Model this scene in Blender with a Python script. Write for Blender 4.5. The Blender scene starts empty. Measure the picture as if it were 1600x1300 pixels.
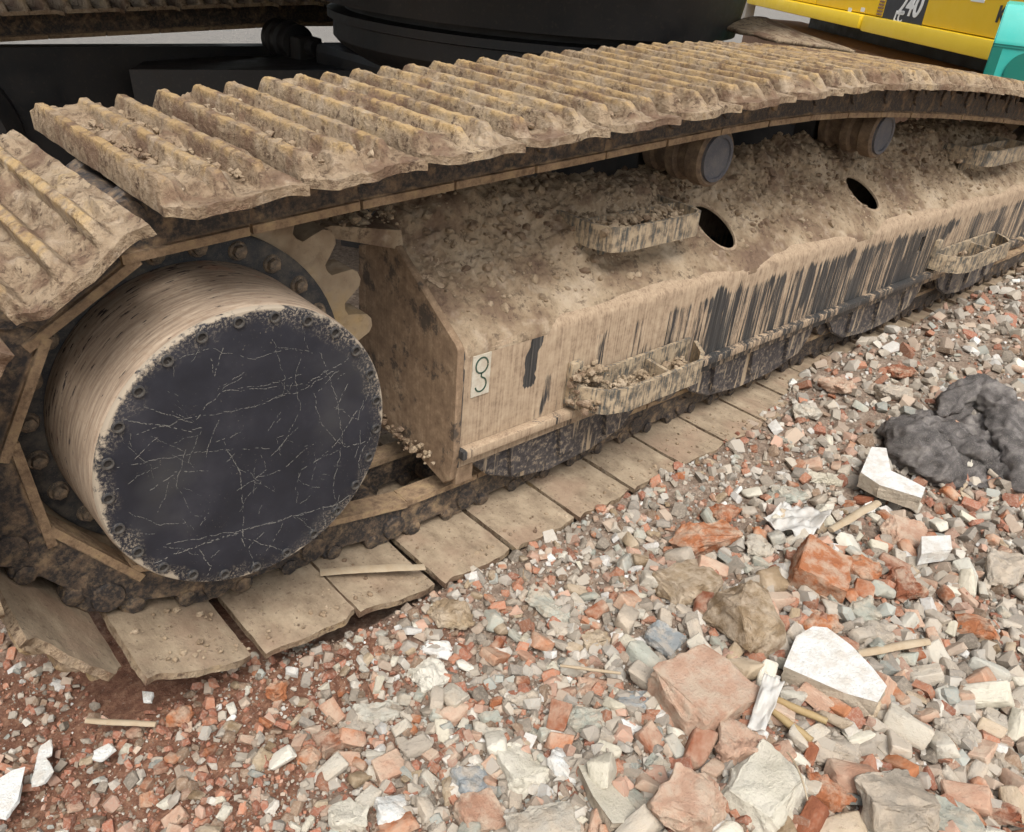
import bpy, bmesh, math, random
import numpy as np
from mathutils import Vector, Matrix, noise, Euler
R_ = math.radians
rnd = random.Random(7)
rng = np.random.default_rng(11)
scn = bpy.context.scene
COL = scn.collection

# ------------------------------------------------------------------ camera
F = 1312.65
CAM = np.array([-0.4586, -0.9750, 1.1144])
RM = np.array([[0.744931, -0.661535, 0.086305], [-0.272910, -0.420217, -0.865412], [0.608768, 0.621119, -0.493572]])
cd = bpy.data.cameras.new('camera'); cam = bpy.data.objects.new('camera', cd); COL.objects.link(cam)
cd.sensor_width = 36; cd.lens = 36 * F / 1600; cd.clip_start = 0.02; cd.clip_end = 2000
m3 = Matrix(((RM[0][0], -RM[1][0], -RM[2][0]), (RM[0][1], -RM[1][1], -RM[2][1]), (RM[0][2], -RM[1][2], -RM[2][2])))
cam.matrix_world = Matrix.Translation(Vector(CAM)) @ m3.to_4x4()
scn.camera = cam
def on(u, v, ax, val):
    d = RM.T @ np.array([(u - 800) / F, (v - 650) / F, 1.0]); i = 'xyz'.index(ax)
    return CAM + d * ((val - CAM[i]) / d[i])
def depth(p): return float((RM @ (np.array(p) - CAM))[2])

# ------------------------------------------------------------------ light (overcast)
SUN_EL, SUN_AZ = R_(58), R_(215)      # azimuth: direction the light comes from, clockwise from +y
w = bpy.data.worlds.new('World'); scn.world = w; w.use_nodes = True
nt = w.node_tree; bg = nt.nodes['Background']
sky = nt.nodes.new('ShaderNodeTexSky'); sky.sky_type = 'NISHITA'; sky.sun_disc = False
sky.sun_elevation = SUN_EL; sky.sun_rotation = SUN_AZ; sky.dust_density = 5; sky.air_density = 1.5
hs = nt.nodes.new('ShaderNodeHueSaturation'); hs.inputs['Saturation'].default_value = 0.45
nt.links.new(sky.outputs[0], hs.inputs['Color']); nt.links.new(hs.outputs[0], bg.inputs[0]); bg.inputs[1].default_value = 0.13
sl = bpy.data.lights.new('sun', 'SUN'); sl.energy = 1.7; sl.angle = R_(28); sl.color = (1, 0.985, 0.96)
so = bpy.data.objects.new('sun', sl); COL.objects.link(so)
sdir = Vector((math.sin(SUN_AZ) * math.cos(SUN_EL), math.cos(SUN_AZ) * math.cos(SUN_EL), math.sin(SUN_EL)))
so.rotation_euler = sdir.to_track_quat('Z', 'Y').to_euler()
vs = scn.view_settings; vs.view_transform = 'Standard'; vs.look = 'None'; vs.gamma = 1; vs.use_curve_mapping = False
vs.exposure = 0.54
scn.cycles.use_adaptive_sampling = True; scn.cycles.adaptive_threshold = 0.025; scn.cycles.max_bounces = 3; scn.cycles.diffuse_bounces = 2; scn.cycles.glossy_bounces = 2; scn.cycles.transmission_bounces = 1

# ------------------------------------------------------------------ material helpers
def srgb(r, g, b):
    f = lambda c: (c / 255 / 12.92) if c / 255 <= 0.04045 else ((c / 255 + 0.055) / 1.055) ** 2.4
    return (f(r), f(g), f(b), 1)
class NT:
    def __init__(s, name, rough=0.9, spec=0.3):
        s.m = bpy.data.materials.new(name); s.m.use_nodes = True; s.t = s.m.node_tree; s.n = s.t.nodes
        s.b = s.n['Principled BSDF']; s.b.inputs['Roughness'].default_value = rough; s.b.inputs['Specular IOR Level'].default_value = spec
        s._c = None
    def l(s, a, b): s.t.links.new(a, b)
    def put(s, v, sock):
        if hasattr(v, 'links'): s.l(v, sock)
        else: sock.default_value = v
    def coord(s, scale=(1, 1, 1), rand=False, kind='Object'):
        if s._c is None: s._c = s.n.new('ShaderNodeTexCoord')
        v = s._c.outputs[kind]
        if rand:
            oi = s.n.new('ShaderNodeObjectInfo'); ad = s.n.new('ShaderNodeVectorMath'); ad.operation = 'ADD'
            mu = s.n.new('ShaderNodeMath'); mu.operation = 'MULTIPLY'; mu.inputs[1].default_value = 37.0
            s.l(oi.outputs['Random'], mu.inputs[0]); s.l(v, ad.inputs[0]); s.l(mu.outputs[0], ad.inputs[1]); v = ad.outputs[0]
        mp = s.n.new('ShaderNodeMapping'); mp.inputs['Scale'].default_value = scale; s.l(v, mp.inputs[0]); return mp.outputs[0]
    def noise(s, vec, scale=5, detail=4, rough=0.55, dist=0):
        t = s.n.new('ShaderNodeTexNoise'); t.inputs['Scale'].default_value = scale; t.inputs['Detail'].default_value = detail
        t.inputs['Roughness'].default_value = rough; t.inputs['Distortion'].default_value = dist; s.l(vec, t.inputs['Vector']); return t.outputs['Fac']
    def voro(s, vec, scale, feature='F1', out='Distance'):
        t = s.n.new('ShaderNodeTexVoronoi'); t.feature = feature; t.inputs['Scale'].default_value = scale; s.l(vec, t.inputs['Vector']); return t.outputs[out]
    def ramp(s, fac, stops):
        r = s.n.new('ShaderNodeValToRGB'); e = r.color_ramp.elements
        while len(e) < len(stops): e.new(0.5)
        for k, (p, c) in enumerate(stops):
            e[k].position = p; e[k].color = c if isinstance(c, tuple) else (c, c, c, 1)
        s.l(fac, r.inputs[0]); return r.outputs[0]
    def mix(s, fac, a, b, mode='MIX'):
        x = s.n.new('ShaderNodeMix'); x.data_type = 'RGBA'; x.blend_type = mode
        s.put(fac, x.inputs[0]); s.put(a, x.inputs[6]); s.put(b, x.inputs[7]); return x.outputs[2]
    def math(s, op, a, b=0.0, clamp=False):
        x = s.n.new('ShaderNodeMath'); x.operation = op; x.use_clamp = clamp; s.put(a, x.inputs[0]); s.put(b, x.inputs[1]); return x.outputs[0]
    def rng(s, v, a, b, c=0.0, d=1.0):
        x = s.n.new('ShaderNodeMapRange'); s.put(v, x.inputs[0])
        for i, q in enumerate((a, b, c, d)): x.inputs[i + 1].default_value = q
        return x.outputs[0]
    def xyz(s, vec):
        x = s.n.new('ShaderNodeSeparateXYZ'); s.l(vec, x.inputs[0]); return x.outputs
    def bump(s, h, strength=0.5, dist=0.01):
        x = s.n.new('ShaderNodeBump'); x.inputs['Strength'].default_value = strength; x.inputs['Distance'].default_value = dist
        s.l(h, x.inputs['Height']); s.l(x.outputs[0], s.b.inputs['Normal'])
    def out(s, col, rough=None):
        s.put(col, s.b.inputs['Base Color'])
        if rough is not None: s.put(rough, s.b.inputs['Roughness'])
        return s.m

MUD1, MUD2, MUD3 = srgb(163, 145, 121), srgb(141, 122, 100), srgb(112, 95, 80)
MUDY, MUDP, DARK = srgb(176, 150, 108), srgb(186, 169, 147), srgb(58, 56, 58)
def mud_mat(name, dark=0.3, tint=None, sc=1.0, bump=0.6, grit=0.3):
    k = NT(name, 0.93, 0.12); v = k.coord(rand=True)
    a = k.noise(v, 8 * sc, 4, 0.65); b = k.noise(v, 75 * sc, 4, 0.75); c = k.noise(v, 20 * sc, 3, 0.6)
    col = k.ramp(a, [(0.32, MUD3), (0.45, MUD2), (0.58, MUD1), (0.76, tint or MUDP)])
    col = k.mix(k.math('MULTIPLY', k.rng(k.math('ADD', c, k.math('MULTIPLY', b, 0.25)), 0.68, 0.80), 0.55), col, MUDP)
    col = k.mix(k.math('MULTIPLY', k.math('MULTIPLY', k.rng(b, 0.50, 0.60), k.rng(c, 0.40, 0.52, 1, 0.25)), dark), col, srgb(84, 70, 60))
    col = k.mix(k.math('MULTIPLY', k.rng(a, 0.46, 0.40), grit), col, srgb(116, 92, 76))
    k.bump(b, bump, 0.008); return k.out(col)
M = {}
M['mud'] = mud_mat('dry mud', 0.75, None, 1.0, 0.8)
M['shoe'] = mud_mat('muddy track shoe', 1.0, MUDY, 1.2, 0.9, 0.6)
def shoe_extra(m):
    k = NT.__new__(NT); k.m = m; k.t = m.node_tree; k.n = k.t.nodes; k.b = k.n['Principled BSDF']; k._c = None
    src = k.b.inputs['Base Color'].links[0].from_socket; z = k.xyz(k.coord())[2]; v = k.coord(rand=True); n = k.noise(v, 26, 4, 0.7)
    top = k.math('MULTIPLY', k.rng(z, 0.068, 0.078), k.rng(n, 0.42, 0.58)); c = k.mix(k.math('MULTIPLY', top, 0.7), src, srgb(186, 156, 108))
    oi = k.n.new('ShaderNodeObjectInfo'); c = k.mix(k.rng(oi.outputs['Random'], 0, 1, 0, 0.28), c, srgb(120, 96, 74))
    c = k.mix(k.math('MULTIPLY', k.rng(k.noise(v, 42, 5, 0.75), 0.54, 0.62), 0.6), c, srgb(92, 72, 58)); k.l(c, k.b.inputs['Base Color'])
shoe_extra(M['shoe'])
# smooth inner face of the lower shoes
k = NT('muddy shoe inner face', 0.85, 0.25); v = k.coord(rand=True)
s1 = k.noise(k.coord((1.6, 1, 1), rand=True), 16, 5, 0.7); g = k.noise(v, 110, 4, 0.75)
col = k.ramp(s1, [(0.3, srgb(124, 108, 90)), (0.5, srgb(152, 135, 113)), (0.7, srgb(174, 157, 133))])
col = k.mix(k.math('MULTIPLY', k.rng(g, 0.58, 0.66), 0.7), col, srgb(96, 80, 68))
col = k.mix(k.math('MULTIPLY', k.rng(k.noise(v, 7, 3), 0.50, 0.66), 0.5), col, srgb(150, 124, 104)); k.bump(k.math('ADD', g, s1), 0.5, 0.004); M['plate'] = k.out(col)
# links: dark oily iron, mud on the rail edge (local -z side) and in patches
k = NT('track link iron', 0.62, 0.4); v = k.coord(rand=True); z = k.xyz(k.coord())[2]
n = k.noise(v, 28, 5, 0.65); n2 = k.noise(v, 120, 5, 0.7)
rail = k.rng(k.math('ADD', z, k.math('MULTIPLY', k.math('SUBTRACT', n, 0.5), 0.02)), -0.041, -0.047)
patch = k.math('MULTIPLY', k.rng(n2, 0.46, 0.70), 0.55)
fac = k.math('MAXIMUM', rail, k.math('MAXIMUM', patch, k.math('MULTIPLY', k.rng(n, 0.50, 0.66), 0.75)))
mc = k.ramp(k.noise(v, 40, 5, 0.75), [(0.3, srgb(104, 84, 66)), (0.5, srgb(150, 126, 100)), (0.7, srgb(172, 148, 112))])
k.bump(k.math('ADD', n2, n), 0.6, 0.004); M['link'] = k.out(k.mix(k.math('MULTIPLY', k.rng(n2, 0.62, 0.70), 0.5), k.mix(fac, srgb(50, 47, 47), mc), srgb(70, 60, 53)), k.rng(fac, 0, 1, 0.55, 0.95))
# painted frame with vertical mud runs
k = NT('dark frame paint with dried mud runs', 0.5, 0.5); v = k.coord(); x, y, z = k.xyz(v)
st = k.noise(k.coord((34, 34, 1.6)), 1.0, 6, 0.78); st2 = k.noise(k.coord((240, 240, 4)), 1.0, 3, 0.6)
cov = k.noise(k.coord((3.2, 3.2, 1.5)), 1.0, 2, 0.5)
fade = k.rng(x, 0.55, 1.35, 0.10, -0.03)                     # the rear of the frame is coated almost all over
hz = k.rng(z, 0.385, 0.455, 0.0, 0.5)                       # mud spills over the fold
val = k.math('ADD', k.math('ADD', k.math('ADD', k.math('MULTIPLY', st, 1.1), k.math('MULTIPLY', st2, 0.3)), k.math('MULTIPLY', cov, 0.38)), k.math('ADD', fade, hz))
bare = k.rng(k.math('ABSOLUTE', k.math('SUBTRACT', k.math('ADD', x, k.math('MULTIPLY', k.math('SUBTRACT', k.noise(v, 14, 3), 0.5), 0.06)), 0.640)), 0.010, 0.018, 1, 0)
bare = k.math('MULTIPLY', bare, k.math('MULTIPLY', k.rng(z, 0.31, 0.36), k.rng(z, 0.50, 0.47)))
edge = k.math('MULTIPLY', k.rng(x, 0.462, 0.456), k.rng(k.noise(k.coord((40, 40, 9)), 1.0, 3), 0.40, 0.5))
cov2 = k.rng(k.noise(k.coord((9, 9, 3)), 1.0, 3, 0.6), 0.56, 0.68, 0, 0.3)
val = k.math('SUBTRACT', k.math('SUBTRACT', val, k.math('MULTIPLY', k.math('MAXIMUM', bare, edge), 1.6)), k.math('MULTIPLY', cov2, k.rng(z, 0.43, 0.38)))
fac = k.rng(val, 0.825, 0.90)
iso = k.noise(v, 45, 5, 0.7); mc = k.ramp(k.math('ADD', k.math('MULTIPLY', st2, 0.45), k.math('MULTIPLY', iso, 0.55)), [(0.33, srgb(120, 100, 82)), (0.5, srgb(160, 139, 115)), (0.66, srgb(180, 160, 135))])
pc = k.ramp(st2, [(0.35, srgb(42, 42, 42)), (0.6, srgb(66, 65, 64)), (0.72, srgb(126, 118, 106))])
k.bump(k.math('ADD', fac, iso), 0.4, 0.003); M['frame'] = k.out(k.mix(fac, pc, mc), k.rng(fac, 0, 1, 0.42, 0.95))
# end plate / drum: mud almost everywhere
k = NT('brown mud film on steel', 0.85, 0.25); v = k.coord(); st2 = k.noise(k.coord((260, 260, 3)), 1.0, 3, 0.6); iso = k.noise(v, 40, 5, 0.7); st2 = k.math('ADD', k.math('MULTIPLY', st2, 0.22), k.math('MULTIPLY', iso, 0.78))
col = k.ramp(st2, [(0.3, srgb(98, 80, 64)), (0.52, srgb(134, 112, 90)), (0.68, srgb(160, 138, 113))])
col = k.mix(k.rng(k.noise(v, 13, 5, 0.75), 0.37, 0.45, 0.8, 0), col, srgb(62, 58, 54)); k.bump(st2, 0.3, 0.002); M['endplate'] = k.out(col)
def radial(k):   # polar coordinates round the final drive axis
    v = k.coord(); x, y, z = k.xyz(v); zz = k.math('SUBTRACT', z, 0.425)
    a = k.math('ARCTAN2', zz, x); r = k.math('SQRT', k.math('ADD', k.math('MULTIPLY', x, x), k.math('MULTIPLY', zz, zz)))
    return v, a, r, y
k = NT('drum mud with turning scrapes', 0.85, 0.25); v, a, r, y = radial(k)
cb = k.n.new('ShaderNodeCombineXYZ'); k.put(k.math('MULTIPLY', a, 1.6), cb.inputs[0]); k.put(k.math('MULTIPLY', y, 75.0), cb.inputs[1])
n = k.noise(cb.outputs[0], 2.2, 5, 0.65); cb2 = k.n.new('ShaderNodeCombineXYZ'); k.put(k.math('MULTIPLY', a, 7.0), cb2.inputs[0]); k.put(k.math('MULTIPLY', y, 130.0), cb2.inputs[1])
n3 = k.noise(cb2.outputs[0], 1.0, 4, 0.6)
col = k.ramp(n, [(0.3, srgb(120, 104, 90)), (0.5, srgb(152, 134, 115)), (0.7, srgb(178, 161, 141))])
col = k.mix(k.math('MULTIPLY', k.rng(k.noise(v, 90, 4, 0.75), 0.5, 0.7), 0.5), col, srgb(132, 108, 88))
col = k.mix(k.rng(k.math('ADD', n3, k.rng(y, 0.02, 0.2, -0.06, 0.05)), 0.63, 0.66), col, srgb(64, 56, 54))
col = k.mix(k.math('MULTIPLY', k.rng(k.noise(v, 7, 3), 0.62, 0.72), 0.6), col, srgb(176, 112, 84)); k.bump(k.math('SUBTRACT', n, n3), 0.3, 0.003); M['drum'] = k.out(col)
# cover plate
k = NT('scratched dark cover paint', 0.5, 0.35); v, a, r, y = radial(k)
gr = k.noise(v, 230, 4, 0.75)
spk = k.math('MULTIPLY', k.rng(gr, 0.63, 0.69), k.rng(k.noise(v, 14, 4, 0.7), 0.46, 0.6))
rim = k.rng(k.math('ADD', r, k.math('MULTIPLY', k.math('SUBTRACT', k.noise(v, 26, 5, 0.75), 0.5), 0.06)), 0.2185, 0.2235)
rims = k.math('MULTIPLY', k.rng(k.math('ADD', r, k.math('MULTIPLY', k.noise(v, 20, 4), 0.1)), 0.245, 0.285), k.rng(gr, 0.5, 0.58))
fac = k.math('MAXIMUM', k.math('MULTIPLY', spk, 0.6), k.math('MAXIMUM', k.math('MULTIPLY', rim, 0.8), k.math('MULTIPLY', rims, 0.7)))
pc = k.ramp(k.noise(v, 12, 5, 0.6), [(0.3, srgb(31, 32, 38)), (0.5, srgb(39, 40, 47)), (0.7, srgb(53, 53, 59))])
pc = k.mix(k.rng(k.noise(v, 5, 3), 0.54, 0.68, 0, 0.45), pc, srgb(74, 73, 72)); k.bump(fac, 0.2, 0.001)
M['cover'] = k.out(k.mix(fac, pc, srgb(176, 162, 142)), k.rng(fac, 0, 1, 0.5, 0.9))
def paint(name, c, dirt=0.35, dc=None, rough=0.45, sc=1.0, spec=0.5):
    k = NT(name, rough, spec); v = k.coord(); n = k.noise(v, 7 * sc, 6, 0.65); n2 = k.noise(v, 70 * sc, 4, 0.7)
    col = k.mix(k.math('MULTIPLY', k.rng(n, 0.42, 0.7), dirt), c, dc or srgb(150, 124, 96)); col = k.mix(k.math('MULTIPLY', k.rng(n2, 0.56, 0.7), dirt), col, dc or srgb(160, 136, 108))
    k.bump(n2, 0.12, 0.002); return k.out(col, k.rng(n, 0.35, 0.7, rough - 0.05, min(0.95, rough + 0.25)))
M['black'] = paint('black machine paint', srgb(24, 25, 27), 0.05)
M['ring'] = paint('dusty black iron', srgb(46, 47, 50), 0.55, srgb(120, 110, 96), 0.6, 6)
M['bolt'] = paint('muddy bolt', srgb(84, 76, 68), 0.8, srgb(176, 150, 120), 0.7, 8)
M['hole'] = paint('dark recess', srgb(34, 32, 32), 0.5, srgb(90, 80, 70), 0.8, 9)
M['tooth'] = mud_mat('mud on sprocket teeth', 0.25, MUDY, 0.8, 0.4)
M['carrier'] = paint('rusty muddy roller', srgb(92, 76, 62), 0.8, srgb(146, 124, 98), 0.75, 5)
M['cap'] = paint('dusty grey roller cap', srgb(70, 72, 80), 0.4, srgb(140, 132, 122), 0.5, 3)
M['yellow'] = paint('yellow machine paint', srgb(248, 204, 10), 0.06, srgb(190, 150, 60), 0.38)
M['yellow_edge'] = paint('yellow skirt paint', srgb(250, 212, 40), 0.08, srgb(190, 150, 60), 0.33)
M['decal'] = paint('dark decal', srgb(44, 46, 50), 0.03); M['white'] = paint('white lettering', srgb(232, 232, 228), 0.05)
M['teal'] = paint('teal enamel', srgb(52, 176, 164), 0.12, srgb(150, 170, 150), 0.4); M['teal_dark'] = paint('dark teal enamel', srgb(10, 112, 98), 0.12, srgb(60, 110, 90), 0.45)
M['rust'] = paint('rusty muddy sheet', srgb(128, 96, 74), 0.6, srgb(164, 134, 106), 0.85, 4)
M['greywhite'] = paint('dusty grey steel', srgb(176, 170, 160), 0.4)
M['sticker'] = paint('off-white sticker', srgb(196, 190, 174), 0.55, None, 0.5, 6); M['hook'] = paint('dark green print', srgb(40, 70, 58), 0.15, None, 0.5, 6)
# roller guards: dark with slanted runs
k = NT('dark guard with splashed mud', 0.5, 0.5); v = k.coord(); x, y, z = k.xyz(v)
mp = k.n.new('ShaderNodeMapping'); mp.inputs['Rotation'].default_value = (0, R_(24), 0); mp.inputs['Scale'].default_value = (46, 46, 3); k.l(v, mp.inputs[0])
st = k.noise(mp.outputs[0], 1.0, 4, 0.65); g = k.noise(v, 90, 5, 0.7); fac = k.math('MAXIMUM', k.rng(st, 0.56, 0.62), k.math('MULTIPLY', k.rng(g, 0.52, 0.62), 0.6))
k.bump(g, 0.3, 0.002); M['guard'] = k.out(k.mix(fac, k.ramp(g, [(0.3, srgb(44, 42, 44)), (0.7, srgb(88, 84, 84))]), srgb(160, 142, 118)), k.rng(fac, 0, 1, 0.45, 0.9))
# rubble
def stone(name, stops, speck=None, vr=0.5, sc=1.0, dust=0.68):
    k = NT(name, 0.92, 0.2); v = k.coord(rand=True); oi = k.n.new('ShaderNodeObjectInfo')
    a = k.noise(v, 16 * sc, 5, 0.6); t = k.math('ADD', k.math('MULTIPLY', a, 1 - vr), k.math('MULTIPLY', oi.outputs['Random'], vr))
    col = k.ramp(t, stops); g = k.noise(v, 170, 5, 0.75); big = k.noise(v, 32, 4, 0.65)
    col = k.mix(k.math('MULTIPLY', k.rng(big, 0.42, 0.62), dust), col, srgb(186, 170, 150))
    col = k.mix(k.math('MULTIPLY', k.rng(g, 0.57, 0.66), 0.45), col, speck or srgb(120, 100, 84))
    k.bump(k.math('ADD', g, big), 0.8, 0.006); return k.out(col)
M['brick'] = stone('broken orange brick', [(0.25, srgb(132, 82, 60)), (0.45, srgb(160, 102, 70)), (0.6, srgb(176, 118, 82)), (0.8, srgb(172, 130, 108))], srgb(110, 70, 56))
M['brickpink'] = stone('pale pink brick', [(0.3, srgb(160, 122, 100)), (0.5, srgb(180, 148, 126)), (0.75, srgb(190, 164, 145))], srgb(140, 96, 80), 0.2)
M['conc'] = stone('broken concrete', [(0.2, srgb(146, 136, 122)), (0.45, srgb(176, 166, 152)), (0.62, srgb(186, 180, 166)), (0.8, srgb(168, 170, 162))], srgb(120, 110, 100))
M['pale'] = stone('pale limestone', [(0.3, srgb(186, 178, 158)), (0.55, srgb(206, 200, 184)), (0.75, srgb(216, 212, 200))], srgb(150, 140, 120), 0.3, 1, 0.15)
M['brown'] = stone('brown stone', [(0.3, srgb(128, 108, 84)), (0.5, srgb(158, 139, 113)), (0.7, srgb(180, 163, 138))], srgb(96, 76, 56), 0.3)
M['green'] = stone('greenish grey stone', [(0.3, srgb(142, 143, 132)), (0.55, srgb(166, 167, 155)), (0.75, srgb(182, 182, 170))], srgb(110, 112, 100), 0.3)
M['blue'] = stone('blue grey slate', [(0.3, srgb(120, 126, 128)), (0.55, srgb(148, 152, 152)), (0.75, srgb(176, 178, 176))], srgb(96, 98, 100), 0.3)
M['tile'] = stone('white glazed tile', [(0.3, srgb(212, 212, 206)), (0.7, srgb(226, 226, 222))], srgb(170, 160, 144), 0.2, 1, 0.5)
M['tileback'] = stone('grey mortar', [(0.3, srgb(150, 138, 120)), (0.6, srgb(180, 168, 150))], None, 0.2)
M['wood'] = paint('weathered wood splinter', srgb(168, 152, 128), 0.5, srgb(150, 126, 96), 0.8, 6); M['bamboo'] = paint('dry bamboo', srgb(158, 136, 96), 0.4, srgb(140, 110, 70), 0.6, 6)
M['plastic'] = paint('dirty white plastic film', srgb(182, 180, 174), 0.5, srgb(170, 156, 140), 0.4, 4)
k = NT('grey felt cloth', 0.97, 0.08); v = k.coord(); n = k.noise(v, 18, 5, 0.65); g = k.noise(v, 320, 4, 0.75)
col = k.ramp(n, [(0.32, srgb(78, 75, 73)), (0.5, srgb(110, 105, 102)), (0.68, srgb(152, 146, 140))]); col = k.mix(k.math('MULTIPLY', k.rng(g, 0.55, 0.66), 0.5), col, srgb(170, 160, 148))
k.bump(k.math('ADD', g, n), 0.9, 0.006); M['felt'] = k.out(col)
k = NT('gravel colours', 0.92, 0.2); at_ = k.n.new('ShaderNodeAttribute'); at_.attribute_name = 'tint'; v = k.coord(); g = k.noise(v, 200, 3, 0.75)
k.bump(g, 0.4, 0.003); M['gravel'] = k.out(k.mix(k.math('MULTIPLY', k.rng(g, 0.45, 0.65), 0.45), at_.outputs['Color'], srgb(168, 155, 139)))
k = NT('rubble soil', 0.95, 0.15); v = k.coord(); x, y, z = k.xyz(v)
n = k.noise(v, 4.5, 6, 0.65); f_ = k.noise(v, 60, 6, 0.72); f2 = k.noise(v, 190, 5, 0.75)
col = k.ramp(f_, [(0.3, srgb(106, 90, 78)), (0.5, srgb(146, 128, 112)), (0.7, srgb(178, 162, 146))])
dx = k.math('MULTIPLY', k.math('ADD', x, 0.28), 1.6); dy = k.math('MULTIPLY', k.math('SUBTRACT', y, 0.0), 1.9)
red = k.math('SUBTRACT', 1.0, k.math('SQRT', k.math('ADD', k.math('MULTIPLY', dx, dx), k.math('MULTIPLY', dy, dy))))
redc = k.ramp(f_, [(0.3, srgb(92, 64, 52)), (0.5, srgb(128, 92, 74)), (0.7, srgb(162, 126, 102))])
rf = k.rng(k.math('ADD', k.math('MULTIPLY', red, 0.5), n), 0.5, 0.72)
col = k.mix(rf, col, redc); col = k.mix(k.math('MULTIPLY', k.rng(f2, 0.6, 0.68), 0.6), col, srgb(200, 188, 172))
far = k.rng(y, 3.0, 6.0); col = k.mix(far, col, srgb(128, 124, 118)); k.bump(k.math('ADD', f_, f2), 0.9, 0.008); M['soil'] = k.out(col)

# ------------------------------------------------------------------ mesh helpers
def mesh_np(name, V, Fc):
    me = bpy.data.meshes.new(name); V = np.asarray(V, np.float32)
    if isinstance(Fc, np.ndarray):
        nf, kk = Fc.shape; me.vertices.add(len(V)); me.vertices.foreach_set('co', V.ravel()); me.loops.add(nf * kk)
        me.loops.foreach_set('vertex_index', Fc.astype(np.int32).ravel()); me.polygons.add(nf)
        me.polygons.foreach_set('loop_start', np.arange(nf, dtype=np.int32) * kk); me.polygons.foreach_set('loop_total', np.full(nf, kk, np.int32)); me.update(calc_edges=True); me.validate(); me.polygons.foreach_set('use_smooth', np.zeros(len(me.polygons), bool))
    else: me.from_pydata(V.tolist(), [], Fc); me.update()
    return me
def link(name, me, mat, parent=None, smooth=False, loc=None, angle=None):
    if mat is not None and not me.materials:
        for q in (mat if isinstance(mat, (list, tuple)) else [mat]): me.materials.append(M[q] if isinstance(q, str) else q)
    o = bpy.data.objects.new(name, me); COL.objects.link(o); o.parent = parent
    if loc is not None: o.location = loc
    if smooth: me.polygons.foreach_set('use_smooth', [True] * len(me.polygons))
    if angle is not None: 
        me.polygons.foreach_set('use_smooth', [True] * len(me.polygons)); me.set_sharp_from_angle(angle=R_(angle))
    return o
def empty(name, loc, label, cat, group=None):
    o = bpy.data.objects.new(name, None); COL.objects.link(o); o.location = loc; o.empty_display_size = 0.1; return tag(o, label, cat, group)
def tag(o, label, cat=None, group=None, kind=None):
    o['label'] = label
    if cat: o['category'] = cat
    if group: o['group'] = group
    if kind: o['kind'] = kind
    return o
def bm_mesh(bm, name='m'):
    bmesh.ops.recalc_face_normals(bm, faces=bm.faces); me = bpy.data.meshes.new(name); bm.to_mesh(me); bm.free(); return me
def add_box(bm, a, b, bev=0.0):
    r = bmesh.ops.create_cube(bm, size=1.0); vs_ = r['verts']; a, b = Vector(a), Vector(b)
    for q in vs_: q.co = Vector([(a[i] + b[i]) / 2 + q.co[i] * (b[i] - a[i]) for i in range(3)])
    if bev: bmesh.ops.bevel(bm, geom=list({e for q in vs_ for e in q.link_edges}), offset=bev, segments=2, affect='EDGES', profile=0.6)
def add_lathe(bm, prof, c, axis='y', seg=48):
    """prof: list of (r, t) along axis"""
    rings = []
    for r, t in prof:
        ring = []
        for i in range(seg):
            a = 2 * math.pi * i / seg
            p = {'y': (c[0] + r * math.cos(a), c[1] + t, c[2] + r * math.sin(a)), 'z': (c[0] + r * math.cos(a), c[1] + r * math.sin(a), c[2] + t)}[axis]
            ring.append(bm.verts.new(p))
        rings.append(ring)
    for A, B in zip(rings, rings[1:]):
        for i in range(seg): bm.faces.new((A[i], A[(i + 1) % seg], B[(i + 1) % seg], B[i]))
    bm.faces.new(rings[0]); bm.faces.new(rings[-1])
def add_prism(bm, poly, d0, d1, axis='y'):
    """poly in the two other axes"""
    f = {'y': lambda p, d: (p[0], d, p[1]), 'x': lambda p, d: (d, p[0], p[1]), 'z': lambda p, d: (p[0], p[1], d)}[axis]
    A = [bm.verts.new(f(p, d0)) for p in poly]; B = [bm.verts.new(f(p, d1)) for p in poly]; n = len(poly)
    bm.faces.new(A); bm.faces.new(B[::-1])
    for i in range(n): bm.faces.new((A[i], B[i], B[(i + 1) % n], A[(i + 1) % n]))
def add_bar(bm, a, b, wd, ht=None):
    """rectangular bar between two points, ht in the z-ish direction"""
    a, b = Vector(a), Vector(b); d = (b - a).normalized(); up = Vector((0, 0, 1)) if abs(d.z) < 0.9 else Vector((1, 0, 0)); s = d.cross(up).normalized(); u = s.cross(d); ht = ht or wd
    vs_ = [bm.verts.new(p + s * i * wd / 2 + u * j * ht / 2) for p in (a, b) for i, j in ((-1, -1), (1, -1), (1, 1), (-1, 1))]
    for q in ((0, 1, 2, 3), (7, 6, 5, 4), (0, 4, 5, 1), (1, 5, 6, 2), (2, 6, 7, 3), (3, 7, 4, 0)): bm.faces.new([vs_[i] for i in q])
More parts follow.
